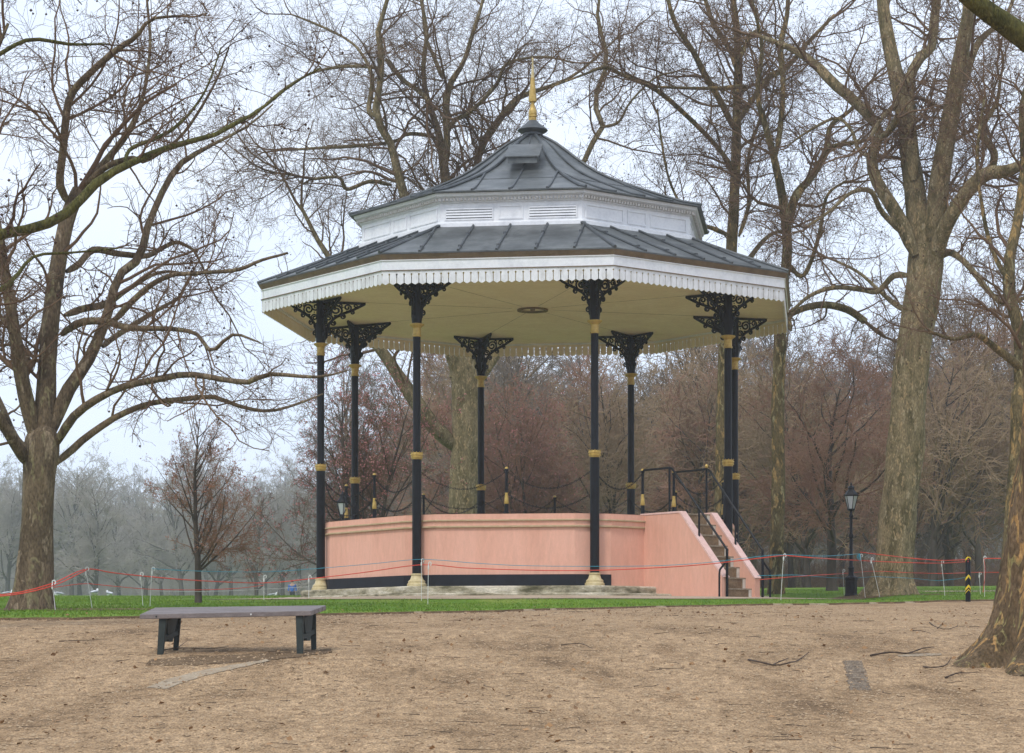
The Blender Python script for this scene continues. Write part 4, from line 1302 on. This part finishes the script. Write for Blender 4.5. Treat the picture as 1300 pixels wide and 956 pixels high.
for pr_ in T_TALL: LOOK[id(pr_)] = 'tall brown trunked'
for pr_ in T_FAR: LOOK[id(pr_)] = 'hazy grey'
RG, FG = 'bare trees of the thicket', 'hazy trees of the far wood'
row(9, 600, 1330, 78, 92, T_RED, 'thicket_tree', 'front of thicket', RG, .8, 1.05)
row(13, 520, 1340, 96, 118, T_RED, 'thicket_tree', 'second rank of thicket', RG, .95, 1.3)
row(8, 640, 1330, 95, 125, T_TALL, 'thicket_tree', 'second rank of thicket', RG, .8, 1.05)
row(14, 500, 1350, 125, 155, T_RED, 'thicket_tree', 'back of thicket', RG, 1.2, 1.5)
row(14, 480, 1350, 130, 165, T_TALL, 'thicket_tree', 'back of thicket', RG, .9, 1.15)
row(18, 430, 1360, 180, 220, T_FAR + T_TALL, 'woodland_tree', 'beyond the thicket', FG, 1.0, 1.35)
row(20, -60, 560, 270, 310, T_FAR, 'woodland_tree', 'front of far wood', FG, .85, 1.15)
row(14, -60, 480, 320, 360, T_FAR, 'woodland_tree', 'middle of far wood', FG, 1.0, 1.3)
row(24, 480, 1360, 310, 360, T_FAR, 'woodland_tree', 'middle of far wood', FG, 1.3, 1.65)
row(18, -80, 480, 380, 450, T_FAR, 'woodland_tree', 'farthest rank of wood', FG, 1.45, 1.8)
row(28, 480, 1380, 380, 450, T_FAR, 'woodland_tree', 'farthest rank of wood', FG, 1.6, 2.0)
# undergrowth along the foot of the far wood, which nobody could count
def brush(name, label, x0, x1, y0, y1, n, h, seed, mat):
    rg = np.random.default_rng(seed)
    y = rg.uniform(y0, y1, n); x = (rg.uniform(x0, x1, n) - CX) / F * y
    P0 = np.stack([x, y, G(x, y) - .1], -1)
    D = rg.normal(size=(n, 3)) * .45; D[:, 2] = 1
    P, Rr = grow(rg, P0, D, rg.uniform(.5, 1.15, n) * h, np.full(n, .016) * y / 200, 5, .15, (0, 0, -.03), .4)
    s_, d_, l_, r_ = sprout(rg, P, Rr, 6, .2, 1, (20, 60), (.3, .7), .7, .008)
    P2, R2 = grow(rg, s_, d_, l_, np.maximum(r_, .010), 4, .2, (0, 0, 0), .6)
    V, Fc = stack([tubes(P, Rr, 3), tubes(P2, R2, 3)])
    o = link(name, mesh_from(name, V, Fc, M[mat]))
    return tag(o, label, 'undergrowth', None, 'stuff')
brush('undergrowth', 'tangled grey brushwood along the foot of the far wood', -80, 1380, 330, 400, 12000, 7.0, 71, 'twig_far_hazed')
brush('undergrowth', 'tangled brown brushwood under the thicket on the right', 560, 1380, 130, 175, 4000, 2.6, 72, 'twig_warm')
for px, y, s in ((325, 215, .75), (120, 230, .85)):
    plant(T_FAR[int(px) % 4], 'woodland_tree', 'hazy grey leafless tree standing forward of the far wood, ' + zone(px), (px - CX) / F * y, y, FG, px, s)

# ------------------------------------------------------------------ haze
mh = bpy.data.materials.new('haze')
mh.use_nodes = True
n = mh.node_tree
n.nodes.clear()
o_ = n.nodes.new('ShaderNodeOutputMaterial')
pv = n.nodes.new('ShaderNodeVolumePrincipled')
pv.inputs['Color'].default_value = (.90, .94, .98, 1)
pv.inputs['Density'].default_value = HAZE_DENSITY
pv.inputs['Anisotropy'].default_value = .2
n.links.new(pv.outputs['Volume'], o_.inputs['Volume'])
mb = MB().box(-430, 430, -70, 650, -14, 62)
hz = mb.build('haze', mh)
hz['kind'] = 'stuff'


# ------------------------------------------------------------------ small things on the ground
rg = np.random.default_rng(77)
# grass blades on the strip and lawn in view
n = 120000
y = 30 + rg.random(n) ** 1.3 * 40
x = (rg.uniform(-30, 1330, n) - CX) / F * y
ok = (y > edge_y(x) - .015) & (np.hypot(x - BX, y - BY) > 8.42)
x, y = x[ok], y[ok]; n = len(x)
z = G(x, y) + .03
hh = rg.uniform(.02, .055, n) * (.8 + .4 * np.sin(x * 2.1) * np.sin(y * 3.3)); ww = .009
an = rg.uniform(0, np.pi, n); ln_ = rg.normal(size=(n, 2)) * .02
V = np.stack([np.stack([x - np.cos(an) * ww, y - np.sin(an) * ww, z], -1), np.stack([x + np.cos(an) * ww, y + np.sin(an) * ww, z], -1),
              np.stack([x + ln_[:, 0], y + ln_[:, 1], z + hh], -1)], 1).reshape(-1, 3)
o = link('grass', mesh_from('grass', V, [np.arange(n * 3).reshape(n, 3)], M['blade']))
tag(o, 'short green grass blades covering the strip and lawn', 'grass', None, 'stuff')

# loose stones and dead leaves on the gravel
n = 70000
y = 12.5 + rg.random(n) ** .8 * 30
x = (rg.uniform(-30, 1330, n) - CX) / F * y
ok = y < edge_y(x) - .02
x, y = x[ok], y[ok]; n = len(x)
C = np.stack([x, y, G(x, y) + .003], -1)
o6 = np.array([(1, 0, 0), (0, 1, 0), (-1, 0, 0), (0, -1, 0), (0, 0, .7)], float)
ang = rg.uniform(0, 6.28, n); ca, sa = np.cos(ang), np.sin(ang)
sz = rg.uniform(.005, .014, n) * rg.choice([1, 1, 1, 1.7], n)
el = rg.uniform(.6, 1.3, n)
X = (o6[None, :, 0] * el[:, None]); Y = o6[None, :, 1] + 0 * X; Zz = o6[None, :, 2] + 0 * X
V = np.stack([C[:, :1] + (X * ca[:, None] - Y * sa[:, None]) * sz[:, None], C[:, 1:2] + (X * sa[:, None] + Y * ca[:, None]) * sz[:, None], C[:, 2:] + Zz * sz[:, None]], -1).reshape(-1, 3)
fc = np.array([(0, 1, 4), (1, 2, 4), (2, 3, 4), (3, 0, 4)])
Fc = (fc[None] + (np.arange(n) * 5)[:, None, None]).reshape(-1, 3)
o = link('loose_stones', mesh_from('loose_stones', V, [Fc], M['pebble']))
tag(o, 'small loose stones scattered over the gravel', 'gravel stones', None, 'stuff')

n = 2600
y = 12.5 + rg.random(n) * 27
x = (rg.uniform(-30, 1330, n) - CX) / F * y
# leaves gather in loose drifts
ok = (y < edge_y(x) + rg.uniform(-.02, 3.5, n) * (rg.random(n) < .5)) & (rg.random(n) < .25 + .75 * (np.sin(x * 1.1 + y * 2.3) * np.sin(y * 1.7 - x * .3) > .1))
x, y = x[ok], y[ok]; n = len(x)
u = rg.normal(size=(n, 3)) * [1, 1, .25]; u = nrm_(u); v = nrm_(np.cross(u, rg.normal(size=(n, 3)) * [.2, .2, 1]))
s_ = rg.uniform(.012, .038, (n, 1))
C = np.stack([x, y, G(x, y) + .012 + .05 * (y > edge_y(x))], -1)
V = np.stack([C - u * s_, C + v * s_ * .6 + [0, 0, .006], C + u * s_, C - v * s_ * .6], 1).reshape(-1, 3)
o = link('leaf_litter', mesh_from('leaf_litter', V, [np.arange(n * 4).reshape(n, 4)], M['leaf_litter']))
tag(o, 'dead brown leaves strewn across the gravel', 'leaf litter', None, 'stuff')

n = 380
y = 13 + rg.random(n) * 26
x = (rg.uniform(-30, 1330, n) - CX) / F * y
ok = y < edge_y(x) - .05
x, y = x[ok], y[ok]; n = len(x)
P0 = np.stack([x, y, G(x, y) + .008], -1)
D = rg.normal(size=(n, 3)) * [1, .45, 0]
P, Rr = grow(rg, P0, D, rg.uniform(.05, .32, n), rg.uniform(.0015, .004, n), 4, .25, (0, 0, 0), .5)
P[:, :, 2] = G(P[:, :, 0], P[:, :, 1]) + .008
V, Q = tubes(P, Rr, 4)
o = link('fallen_twigs', mesh_from('fallen_twigs', V, [Q], M['stick']))
tag(o, 'thin fallen twigs littering the gravel', 'twigs', None, 'stuff')

def stick(label, polys, r):
    p0 = hit(*polys[0][0])
    t = None
    mb = MB()
    for q, pl in enumerate(polys):
        pts = []
        for px, py in pl:
            h = hit(px, py)
            pts.append((h[0] - p0[0], h[1] - p0[1], h[2] - p0[2] + r * .9 + (.02 if len(pts) % 2 else 0)))
        c = catmull(np.array([(*p, 0) for p in pts]), len(pts) * 4)
        rr = list(np.linspace(r, r * .4, len(c)) * (.75 if q == 0 else .5) * (1 + .2 * np.sin(np.arange(len(c)) * 2.3)))
        mb.tube([tuple(p[:3]) for p in c], rr, 6)
    o = mb.build('fallen_branch', M['stick'], None, p0)
    tag(o, label, 'fallen branch', 'fallen branches on the gravel')
stick('long curved dark fallen branch with a side twig on right foreground gravel', [[(950, 839), (962, 844), (985, 846), (1003, 845), (1013, 840), (1027, 832)], [(980, 846), (992, 843), (1002, 837)]], .014)
stick('forked thin fallen branch on gravel left of the nearest trunk, highest of the two', [[(1180, 791), (1187, 798), (1200, 800), (1213, 799), (1216, 794)], [(1190, 799), (1200, 790)]], .010)
stick('straggling fallen branch lying left of the roots of the nearest trunk', [[(1105, 834), (1130, 832), (1152, 831), (1172, 827), (1185, 823)], [(1150, 831), (1180, 833)]], .016)
stick('short dark fallen branch on gravel below the straggling one', [[(1200, 862), (1215, 859), (1228, 856), (1242, 857)]], .013)
stick('curly fallen branch below the roots, right of the brick drain', [[(1172, 848), (1185, 851), (1200, 846), (1208, 838)]], .012)
stick('thin branched stick lying under the bench beside its left legs', [[(200, 828), (225, 826), (255, 824), (275, 826), (290, 821)], [(222, 826), (236, 818), (242, 812)]], .009)
stick('thin straight stick on gravel in the middle foreground', [[(712, 820), (735, 820), (752, 824)]], .009)
stick('small dark stick on gravel, below the right stair', [[(1158, 801), (1170, 804), (1182, 805)]], .010)
stick('long thin stick on gravel at left, left of the bench legs', [[(75, 815), (100, 816), (135, 813)]], .008)

# brick drain running towards the camera
mb = MB()
p0, p1 = hit(1082, 840), hit(1092, 876, 13)
nb = 24
for i in range(nb):
    t_ = i / (nb - 1)
    cx_, cy_ = p0[0] + (p1[0] - p0[0]) * t_, p0[1] + (p1[1] - p0[1]) * t_
    zz = g(cx_, cy_)
    st_h = .012 + .006 * math.sin(i * 2.7)
    mb.box(cx_ - .095 + .01 * math.sin(i * 5.1), cx_ + .095 + .01 * math.sin(i * 3.3), cy_ - .055, cy_ + .055, zz - .05, zz + st_h)
structure(mb.build('brick_drain', M['drain_brick']))
# strip of old concrete showing through the gravel
def patch(name, pts, mat, dz):
    c = [hit(px, py, 12) for px, py in pts]
    mb = MB()
    n_ = len(c) // 2
    A = c[:n_]; B = c[n_:][::-1]
    K = 24
    rows = []
    for i in range(K + 1):
        t_ = i / K * (n_ - 1); j = min(int(t_), n_ - 2); f = t_ - j
        a = [A[j][q] * (1 - f) + A[j + 1][q] * f for q in (0, 1)]; b_ = [B[j][q] * (1 - f) + B[j + 1][q] * f for q in (0, 1)]
        rr = []
        for m in range(7):
            u_ = m / 6
            x_ = a[0] * (1 - u_) + b_[0] * u_; y_ = a[1] * (1 - u_) + b_[1] * u_ + .03 * math.sin(i * 1.9 + m)
            rr.append((x_, y_, g(x_, y_) + dz))
        rows.append(rr)
    vs = [p for r_ in rows for p in r_]
    fs = [(i * 7 + m, (i + 1) * 7 + m, (i + 1) * 7 + m + 1, i * 7 + m + 1) for i in range(K) for m in range(6)]
    mb.add(vs, fs)
    return structure(mb.build(name, M[mat], smooth=True))
patch('concrete_strip', [(185, 874), (208, 864), (250, 853), (300, 844), (338, 838), (344, 839), (306, 848), (262, 858), (230, 868), (212, 875)], 'concrete', .006)
patch('worn_shaded_soil', [(190, 838), (240, 834), (300, 832), (360, 828), (420, 824), (422, 829), (370, 836), (310, 841), (250, 845), (185, 845)], 'soil', .005)  # worn ground plus the bench's shadow, both put into dark soil colour
patch('concrete_strip', [(1140, 832), (1165, 830.5), (1195, 830), (1195, 832.5), (1165, 834), (1140, 834)], 'concrete', .006)

# white kerb stones showing here and there along the turf edge
for i, (px, w_) in enumerate(((668, .30), (985, .28), (1000, .2), (1040, .4), (1105, .3), (1152, .34), (530, .2), (838, .25), (1030, .25), (700, .2))):
    x_ = (px - CX) / F * 38.5
    for _ in range(4):
        x_ = (px - CX) / F * float(edge_y(x_))
    y_ = float(edge_y(x_)) - .06
    mb = MB().lathe([(w_ * .5, 0), (w_ * .46, .02), (w_ * .3, .034)], 7, .4 * i)
    for j, v_ in enumerate(mb.v):
        mb.v[j] = (v_[0], v_[1] * .22, v_[2])
    o = mb.build('kerb_stone', M['concrete'], None, (x_, y_, g(x_, y_)))
    o['kind'] = 'structure'

# ------------------------------------------------------------------ bench
FL, FR, BR, BL = up(177, 780, 25.0), up(395, 775.3, 24.4), up(414, 768.3, 24.98), up(197, 771.2, 25.6)
O = (FL + FR + BR + BL) / 4
bt = thing('park_bench', 'low backless wooden bench with dark green legs on the gravel at left', 'bench', (O.x, O.y, g(O.x, O.y)))
Ob = Vector((O.x, O.y, g(O.x, O.y)))
mb = MB()
def bl(u, v, dz=0):
    p = (FL * (1 - u) + FR * u) * (1 - v) + (BL * (1 - u) + BR * u) * v
    return tuple(p - Ob + Vector((0, 0, dz)))
for i in range(4):
    v0, v1 = i / 4 + .006, (i + 1) / 4 - .006
    top = [bl(0, v0), bl(1, v0), bl(1, v1), bl(0, v1)]
    bot = [bl(0, v0, -.055), bl(1, v0, -.055), bl(1, v1, -.055), bl(0, v1, -.055)]
    mb.add(bot + top, [(3, 2, 1, 0), (4, 5, 6, 7), (0, 1, 5, 4), (1, 2, 6, 5), (2, 3, 7, 6), (3, 0, 4, 7)])
seat = mb.build('seat', M['bench_top'], bt)
mod = seat.modifiers.new('b', 'BEVEL'); mod.width = .008; mod.segments = 2
for u_ in (.655, .10):
    p = Vector(bl(u_, .006, -.028))
    bo = MB().lathe([(0, -.012), (.009, -.006), (.009, .006), (0, .012)], 8, 0, p + Vector((0, -.002, 0)), cap0=False, cap1=False)
    bo.build('bolt', M['post_white'] if u_ > .5 else M['bench_leg'], seat)
def leg(u, v, foot_px, foot_y, wx_, wy_):
    top = Vector(bl(u, v, -.06))
    f = up(foot_px[0], foot_px[1], foot_y) - Ob
    f.z = g(f.x + Ob.x, f.y + Ob.y) - Ob.z - .015
    mb = MB()
    vs = []
    for c, k in ((f, .8), (top, 1.0)):
        for sx, sy in ((-1, -1), (1, -1), (1, 1), (-1, 1)):
            vs.append((c.x + sx * wx_ * k, c.y + sy * wy_ * k, c.z))
    mb.add(vs, [(3, 2, 1, 0), (4, 5, 6, 7), (0, 1, 5, 4), (1, 2, 6, 5), (2, 3, 7, 6), (3, 0, 4, 7)])
    o = mb.build('leg', M['bench_leg'], bt)
    m_ = o.modifiers.new('b', 'BEVEL'); m_.width = .006
    return f, top
for us, ft in (((.13, .15), ((203.5, 835), (223, 827))), ((.925, .935), ((381, 829), (398.5, 824)))):
    f1, t1 = leg(us[0], .12, ft[0], 24.95 if us[0] < .5 else 24.45, .042, .035)
    f2, t2 = leg(us[1], .88, ft[1], 25.45 if us[0] < .5 else 24.95, .034, .03)
    mb = MB()
    a, b_ = f1.lerp(t1, .45), f2.lerp(t2, .5)
    mb.tube([a, b_], .035, 4)
    mb.build('brace', M['bench_leg'], bt)
    mb = MB()
    a, b_ = f1.lerp(t1, .95), f2.lerp(t2, .95)
    m0 = (a + b_) / 2
    lowp = f1.lerp(t1, .28).lerp(f2.lerp(t2, .35), .5)
    for sx in (-.02, .02):
        mb.v += [(a.x + sx + .02, a.y + .06, a.z), (b_.x + sx - .01, b_.y - .05, b_.z), (lowp.x + sx + .015, lowp.y + .05, lowp.z), (lowp.x + sx - .015, lowp.y - .05, lowp.z)]
    mb.f += [(0, 1, 2, 3), (7, 6, 5, 4), (0, 4, 5, 1), (1, 5, 6, 2), (2, 6, 7, 3), (3, 7, 4, 0)]
    mb.build('end_board', M['bench_leg'], bt)

# ------------------------------------------------------------------ street lamps
def lamp(label, x, y, H):
    k = H / 2.54
    t = thing('street_lamp', label, 'street lamp', (x, y, g(x, y)), group='black street lamps')
    t.scale = (k, k, k)
    mb = MB().lathe([(.15, -.05), (.15, .05), (.135, .07), (.135, .36), (.15, .38), (.15, .43), (.08, .47)], 8, R(22.5))
    mb.build('lamp_base', M['black'], t)
    mb = MB().lathe([(.075, .46), (.06, .50), (.06, .62), (.075, .64), (.042, .68), (.036, 1.30), (.055, 1.32), (.055, 1.36), (.034, 1.40), (.03, 1.75), (.05, 1.77), (.05, 1.80), (.028, 1.84), (.028, 1.92)], 12)
    mb.tube([(-.14, 0, 1.74), (.14, 0, 1.74)], .012, 6)
    mb.build('lamp_pole', M['black'], t, smooth=True)
    fr = MB()
    for j in range(6):
        a0 = R(60 * j + 12)
        fr.tube([(.072 * math.sin(a0), -.072 * math.cos(a0), 1.94), (.152 * math.sin(a0), -.152 * math.cos(a0), 2.24)], .009, 4)
    fr.lathe([(.05, 1.90), (.09, 1.93), (.085, 1.95)], 6, R(12))
    fr.lathe([(.15, 2.225), (.172, 2.24), (.172, 2.255), (.15, 2.26), (.12, 2.31), (.07, 2.37), (.065, 2.40), (.085, 2.41), (.05, 2.45), (.015, 2.47), (.02, 2.49), (.0, 2.54)], 6, R(12), cap1=False)
    la = fr.build('lantern', M['black'], t)
    MB().lathe([(.066, 1.95), (.144, 2.23)], 6, R(12)).build('lantern_glass', M['glass'], la)
    MB().lathe([(.02, 1.95), (.025, 2.02), (.012, 2.04), (.012, 2.12)], 8).build('burner', M['black'], la)
b = hit(1080.5, 758)
lamp('black street lamp with square base standing left of the great plane on the right', b[0], b[1], 146 / F * b[1])
p_ = up(435, 700, 61.5)
lamp('black street lamp glimpsed over the left end of the pink platform', p_.x, 61.5, EYE + (HY - 622) / F * 61.5 - g(p_.x, 61.5))

# ------------------------------------------------------------------ striped bollard
b = hit(1229, 764)
HB = 58 / F * b[1]
t = thing('bollard', 'slim black bollard with yellow chevron bands beside the gravel at right', 'bollard', b)
MB().lathe([(.055, -.05), (.055, HB - .02), (.045, HB)], 16).build('bollard_post', M['black'], t, smooth=True)
for zc, hh_ in ((HB - .05, .05), (HB * .52, .055), (HB * .30, .055), (HB * .22, .02)):
    mb = MB(); n_ = 24; vs = []
    for j in range(n_):
        a = 2 * math.pi * j / n_
        z_ = zc + .045 * abs(((a / (math.pi / 2)) % 2) - 1) * 2 - .045
        vs += [(.0575 * math.sin(a), -.0575 * math.cos(a), z_ - hh_ / 2), (.0575 * math.sin(a), -.0575 * math.cos(a), min(z_ + hh_ / 2, HB - .015))]
    mb.add(vs, [(2 * j, 2 * ((j + 1) % n_), 2 * ((j + 1) % n_) + 1, 2 * j + 1) for j in range(n_)])
    mb.build('chevron_band', M['yellow'], t)

# ------------------------------------------------------------------ rope barrier
RP = {}
def rope_post(key, top, foot, label, y=None):
    if y is None: h = hit(*foot)
    else:
        q = up(foot[0], foot[1], y); h = (q.x, y, g(q.x, y))
    P = up(top[0], top[1], h[1]) - Vector(h)
    t = thing('rope_post', label, 'rope post', h, group='white rope posts')
    mb = MB()
    mb.tube([(0, 0, -.05), tuple(P * .5), tuple(P * .93)], .0052, 6)
    mb.build('rod', M['post_white'], t)
    e = .028
    c = P * .93
    loop = [(c.x + e * (1 - math.cos(a)) * .9, c.y, c.z + e + e * math.sin(a) * 1.2 - .01) for a in [R(-40 + 24 * j) for j in range(13)]]
    MB().tube([tuple(c)] + loop, .009, 6).build('hook', M['post_white'], t)
    MB().lathe([(.010, 0), (.014, .02), (.014, .07), (.010, .08)], 8, 0, (c.x, c.y, c.z - .09)).build('insulator', M['post_white'], t)
    RP[key] = (h[1],)
    return h[1]
zA = rope_post('A', (66, 738), (71, 778), 'short white rope post beside the trunk of the far left plane')
zB = rope_post('B', (108, 720), (118, 775), 'leaning white rope post, second from the left, holding the rope peak')
zD = rope_post('D', (178, 727), (182, 772), 'thin white rope post with knotted rope just left of the tall hooked one')
zC = rope_post('C', (193, 720), (190, 773), 'tall straight hooked white rope post above the left end of the bench')
zL = rope_post('L', (335, 731), (335, 764), 'faint thin white rope post behind the bench, over its right half')
zM = rope_post('M', (392, 732), (392, 762), 'white rope post just left of the leftmost column base')
zE = rope_post('E', (535, 709), (535, 765), 'tall white rope post right beside the second column base')
zF = rope_post('F', (544, 713), (543, 770), 'leaning white rope post, right one of the pair at second column')
zG = rope_post('G', (995, 702), (991, 764), 'white rope post right of the stair handrails')
zH = rope_post('H', (1092, 702), (1099, 761), 'leaning white rope post with blue knot beside the lamp')
zI = rope_post('I', (1105, 707), (1118, 760), 'leaning white rope post in front of the great plane trunk')
zN = rope_post('N', (1070, 723), (1072, 757), 'small white rope post left of the lamp base')
zO = rope_post('O', (1078.5, 721), (1079.5, 757), 'small white rope post touching the lamp pole')
zJ = rope_post('J', (1195, 711), (1200, 759), 'white rope post between the great plane and the bollard')
zK = rope_post('K', (1249, 705), (1250, 760), 'white rope post with red streamer right of the bollard')
zP = rope_post('P', (1243, 727), (1245, 756), 'low white rope post close behind the bollard')

def rope(label, pts, r, mat, group='strung ropes'):
    A_ = [up(px, py, y_) for px, py, y_ in pts]
    c = catmull(np.array([(*p, 0) for p in A_]), len(A_) * 5)
    o0 = A_[0]
    mb = MB().tube([Vector(p[:3]) - o0 for p in c], r * .8, 6)
    tag(mb.build('rope', M[mat], None, o0), label, 'rope', group)
zQ = hit(1229, 764)[1] - .07
rope('upper red rope from the left edge past the bench and bandstand to the right post',
     [(-60, 757, zA), (0, 755, zA), (25, 752, zA), (66, 741, zA), (108, 723, zB), (142, 727, (zB + zD) / 2), (178, 731, zD), (250, 737, zD + .5), (335, 740, zL), (392, 735, zM), (460, 727, (zM + zE) / 2), (536, 717, zE), (590, 721, zE), (680, 724, zE), (760, 724, zE), (830, 721, zE), (890, 717, zE + .2), (945, 711, zG - .3), (995, 705, zG)], .0125, 'red_rope')
rope('second red rope close beneath at far left, climbing to the peak post', [(-60, 759, zA - .1), (10, 756, zA - .1), (66, 744, zA - .05), (109, 724, zB - .03)], .012, 'red_rope')
rope('red rope from stair side past lamp and great plane to the bollard', [(995, 705, zG), (1030, 708, zG), (1081, 711, zH), (1120, 713, zH - .1), (1160, 714.5, zH - .2), (1195, 715, zJ), (1229, 713, zQ)], .013, 'red_rope')
rope('orange red rope from blue knot post down to the bollard top', [(1092, 701, zH), (1125, 705, zH), (1160, 709, zJ - .1), (1195, 711.5, zJ), (1229, 710.5, zQ)], .014, 'red_rope')
rope('short red rope end right of the bollard', [(1249, 709, zK), (1262, 709, zK), (1290, 709, zK)], .014, 'red_rope')
rope('hanging red streamer on the post right of the bollard', [(1249, 709, zK - .02), (1250.5, 722, zK - .03), (1250, 736, zK - .02), (1248, 752, zK - .02)], .007, 'red_rope')
rope('lower red rope on the left, sagging behind the bench', [(66, 746, zA), (108, 741, zB), (142, 744, zB), (190, 748, zC), (251, 749, zC), (300, 747, zC), (335, 743, zL)], .008, 'red_rope')
rope('lower red rope on the right in front of the great plane', [(964, 736, zG), (1010, 732, zG), (1072, 728, zN), (1110, 725, zH), (1150, 727, zH), (1200, 728, zJ), (1243, 726.5, zP), (1285, 727, zP)], .009, 'red_rope')
rope('thin blue rope from the hooked post over the platform front to the blue knot', [(193, 722, zC), (250, 725, zC), (335, 726, zL), (400, 722, zM), (470, 716, zM), (536, 710, zE), (590, 714, zE), (660, 718, zE), (758, 719, zE), (840, 718, zE), (900, 714, zE), (950, 708, zG), (995, 704, zG), (1045, 706, zG), (1092, 703, zH)], .0075, 'blue_rope')
rope('lower teal rope right of the stair to the lamp', [(962, 731, zG), (1010, 730, zG), (1050, 733, zN), (1079, 734, zO), (1110, 732, zH)], .0075, 'blue_rope')
rope('lower teal rope sagging between great plane and bollard', [(1110, 732, zH), (1155, 734, zH), (1190, 737, zJ), (1215, 735, zJ), (1229, 732, zQ)], .008, 'blue_rope')
rope('faint pale line strung low behind the bench', [(193, 750, zC), (260, 751, zC), (335, 748, zL), (392, 745, zM)], .004, 'post_white')
mb = MB()
for j in range(5):
    a = R(40 + j * 22)
    c_ = up(1092, 703, zH)
    mb.tube([(0, 0, 0), (-.06 * math.cos(a) - .03, -.02, -.04 - .03 * j), (-.09 * math.cos(a * .6), -.02, -.10 - .02 * j)], .007, 5)
tag(mb.build('rope_knot', M['blue_rope'], None, up(1092, 703, zH)), 'bunched blue rope knot hanging on the post beside the lamp', 'rope knot')

# ------------------------------------------------------------------ gulls and a walker far off
def gull(px, y, label, rz, s_=1.0):
    x = (px - CX) / F * y
    t = thing('gull', label, 'gull', (x, y, g(x, y)), rz, 'white gulls on the far grass')
    t.scale = (s_, s_, s_)
    mb = MB()
    prof = [(-.21, .012), (-.15, .035), (-.06, .075), (.03, .09), (.10, .075), (.145, .05)]
    pts = [(x_, 0, .19 + .10 * max(0, x_) * 1.2 + .02 * (x_ < -.1)) for x_, r_ in prof]
    mb.tube(pts + [(.17, 0, .25), (.185, 0, .29)], [r_ for x_, r_ in prof] + [.038, .036], 10)
    mb.tube([(.165, 0, .28), (.19, 0, .31), (.215, 0, .305)], [.03, .042, .02], 8)
    mb.build('body', M['gull'], t, smooth=True)
    for sy in (-1, 1):
        MB().tube([(.10, sy * .07, .24), (0, sy * .09, .23), (-.14, sy * .05, .21), (-.26, sy * .015, .20)], [.02, .045, .03, .008], 6).build('wing', M['gull_wing'], t)
        MB().tube([(.02, sy * .025, .14), (.02, sy * .025, 0), (.06, sy * .03, .0)], .006, 5).build('leg', M['yellow'], t)
    MB().tube([(.21, 0, .305), (.26, 0, .295)], [.012, .003], 5).build('beak', M['yellow'], t)
gull(9, 92, 'leftmost white gull, left of the big plane trunk on grass', 0.5, 1.1)
gull(74, 94, 'white gull just right of the big plane trunk', 3.0, 1.1)
gull(120, 90, 'white gull standing upright below the rope peak', 1.2, 1.2)
gull(139, 93, 'rightmost white gull of those on the far grass', 2.2, 1.1)
gull(146 + 200, 95, 'lone white gull on far grass behind the bench', .2, .9)

x = (371 - CX) / F * 168
pr = thing('person', 'person in a bright blue coat and dark trousers walking far off beyond the lawn', 'person', (x, 168, g(x, 168)))
def skin_body(edges, verts, name, mat, parent):
    me = bpy.data.meshes.new(name)
    me.from_pydata([v[:3] for v in verts], edges, [])
    o = link(name, me, parent)
    m1 = o.modifiers.new('s', 'SKIN')
    for i, v in enumerate(verts):
        me.skin_vertices[0].data[i].radius = (v[3], v[4])
    me.skin_vertices[0].data[0].use_root = True
    m2 = o.modifiers.new('ss', 'SUBSURF'); m2.levels = 1; m2.render_levels = 1
    me.materials.append(mat)
    return o
skin_body([(0, 1), (1, 2), (2, 3), (3, 4), (0, 5), (5, 6), (6, 7), (0, 8), (8, 9), (9, 10), (2, 11), (11, 12), (12, 13), (2, 14), (14, 15), (15, 16)],
          [(0, 0, .95, .15, .11), (0, 0, 1.15, .14, .10), (0, 0, 1.42, .17, .10), (0, 0, 1.52, .06, .06), (0, 0, 1.66, .085, .10),
           (.09, 0, .88, .09, .09), (.10, -.10, .48, .06, .06), (.10, -.02, .06, .045, .05), (-.09, 0, .88, .09, .09), (-.10, .08, .50, .06, .06), (-.10, .2, .10, .045, .05),
           (.21, 0, 1.40, .06, .06), (.27, .05, 1.12, .045, .045), (.26, -.04, .88, .035, .035), (-.21, 0, 1.40, .06, .06), (-.27, .02, 1.12, .045, .045), (-.26, -.06, .90, .035, .035)],
          'body', M['skin'], pr)
skin_body([(0, 1), (1, 2), (2, 3), (3, 4), (4, 5), (2, 6), (6, 7), (7, 8)],
          [(0, 0, .84, .19, .15), (0, 0, 1.12, .175, .13), (0, 0, 1.43, .19, .125), (.22, 0, 1.41, .075, .075), (.28, .05, 1.12, .06, .06), (.27, -.03, .93, .05, .05),
           (-.22, 0, 1.41, .075, .075), (-.28, .02, 1.12, .06, .06), (-.27, -.05, .94, .05, .05)], 'coat', M['blue_coat'], pr)
skin_body([(0, 1), (1, 2), (2, 3), (0, 4), (4, 5), (5, 6)],
          [(0, 0, .93, .16, .13), (.09, 0, .86, .105, .105), (.10, -.10, .48, .08, .08), (.10, -.02, .05, .06, .08), (-.09, 0, .86, .105, .105), (-.10, .08, .50, .08, .08), (-.10, .2, .08, .06, .08)], 'trousers', M['trousers'], pr)
MB().lathe([(.08, -.05), (.105, .0), (.10, .06), (.06, .11), (.0, .125)], 12, 0, (0, .01, 1.68), cap1=False).build('hair', M['hair'], pr, smooth=True)
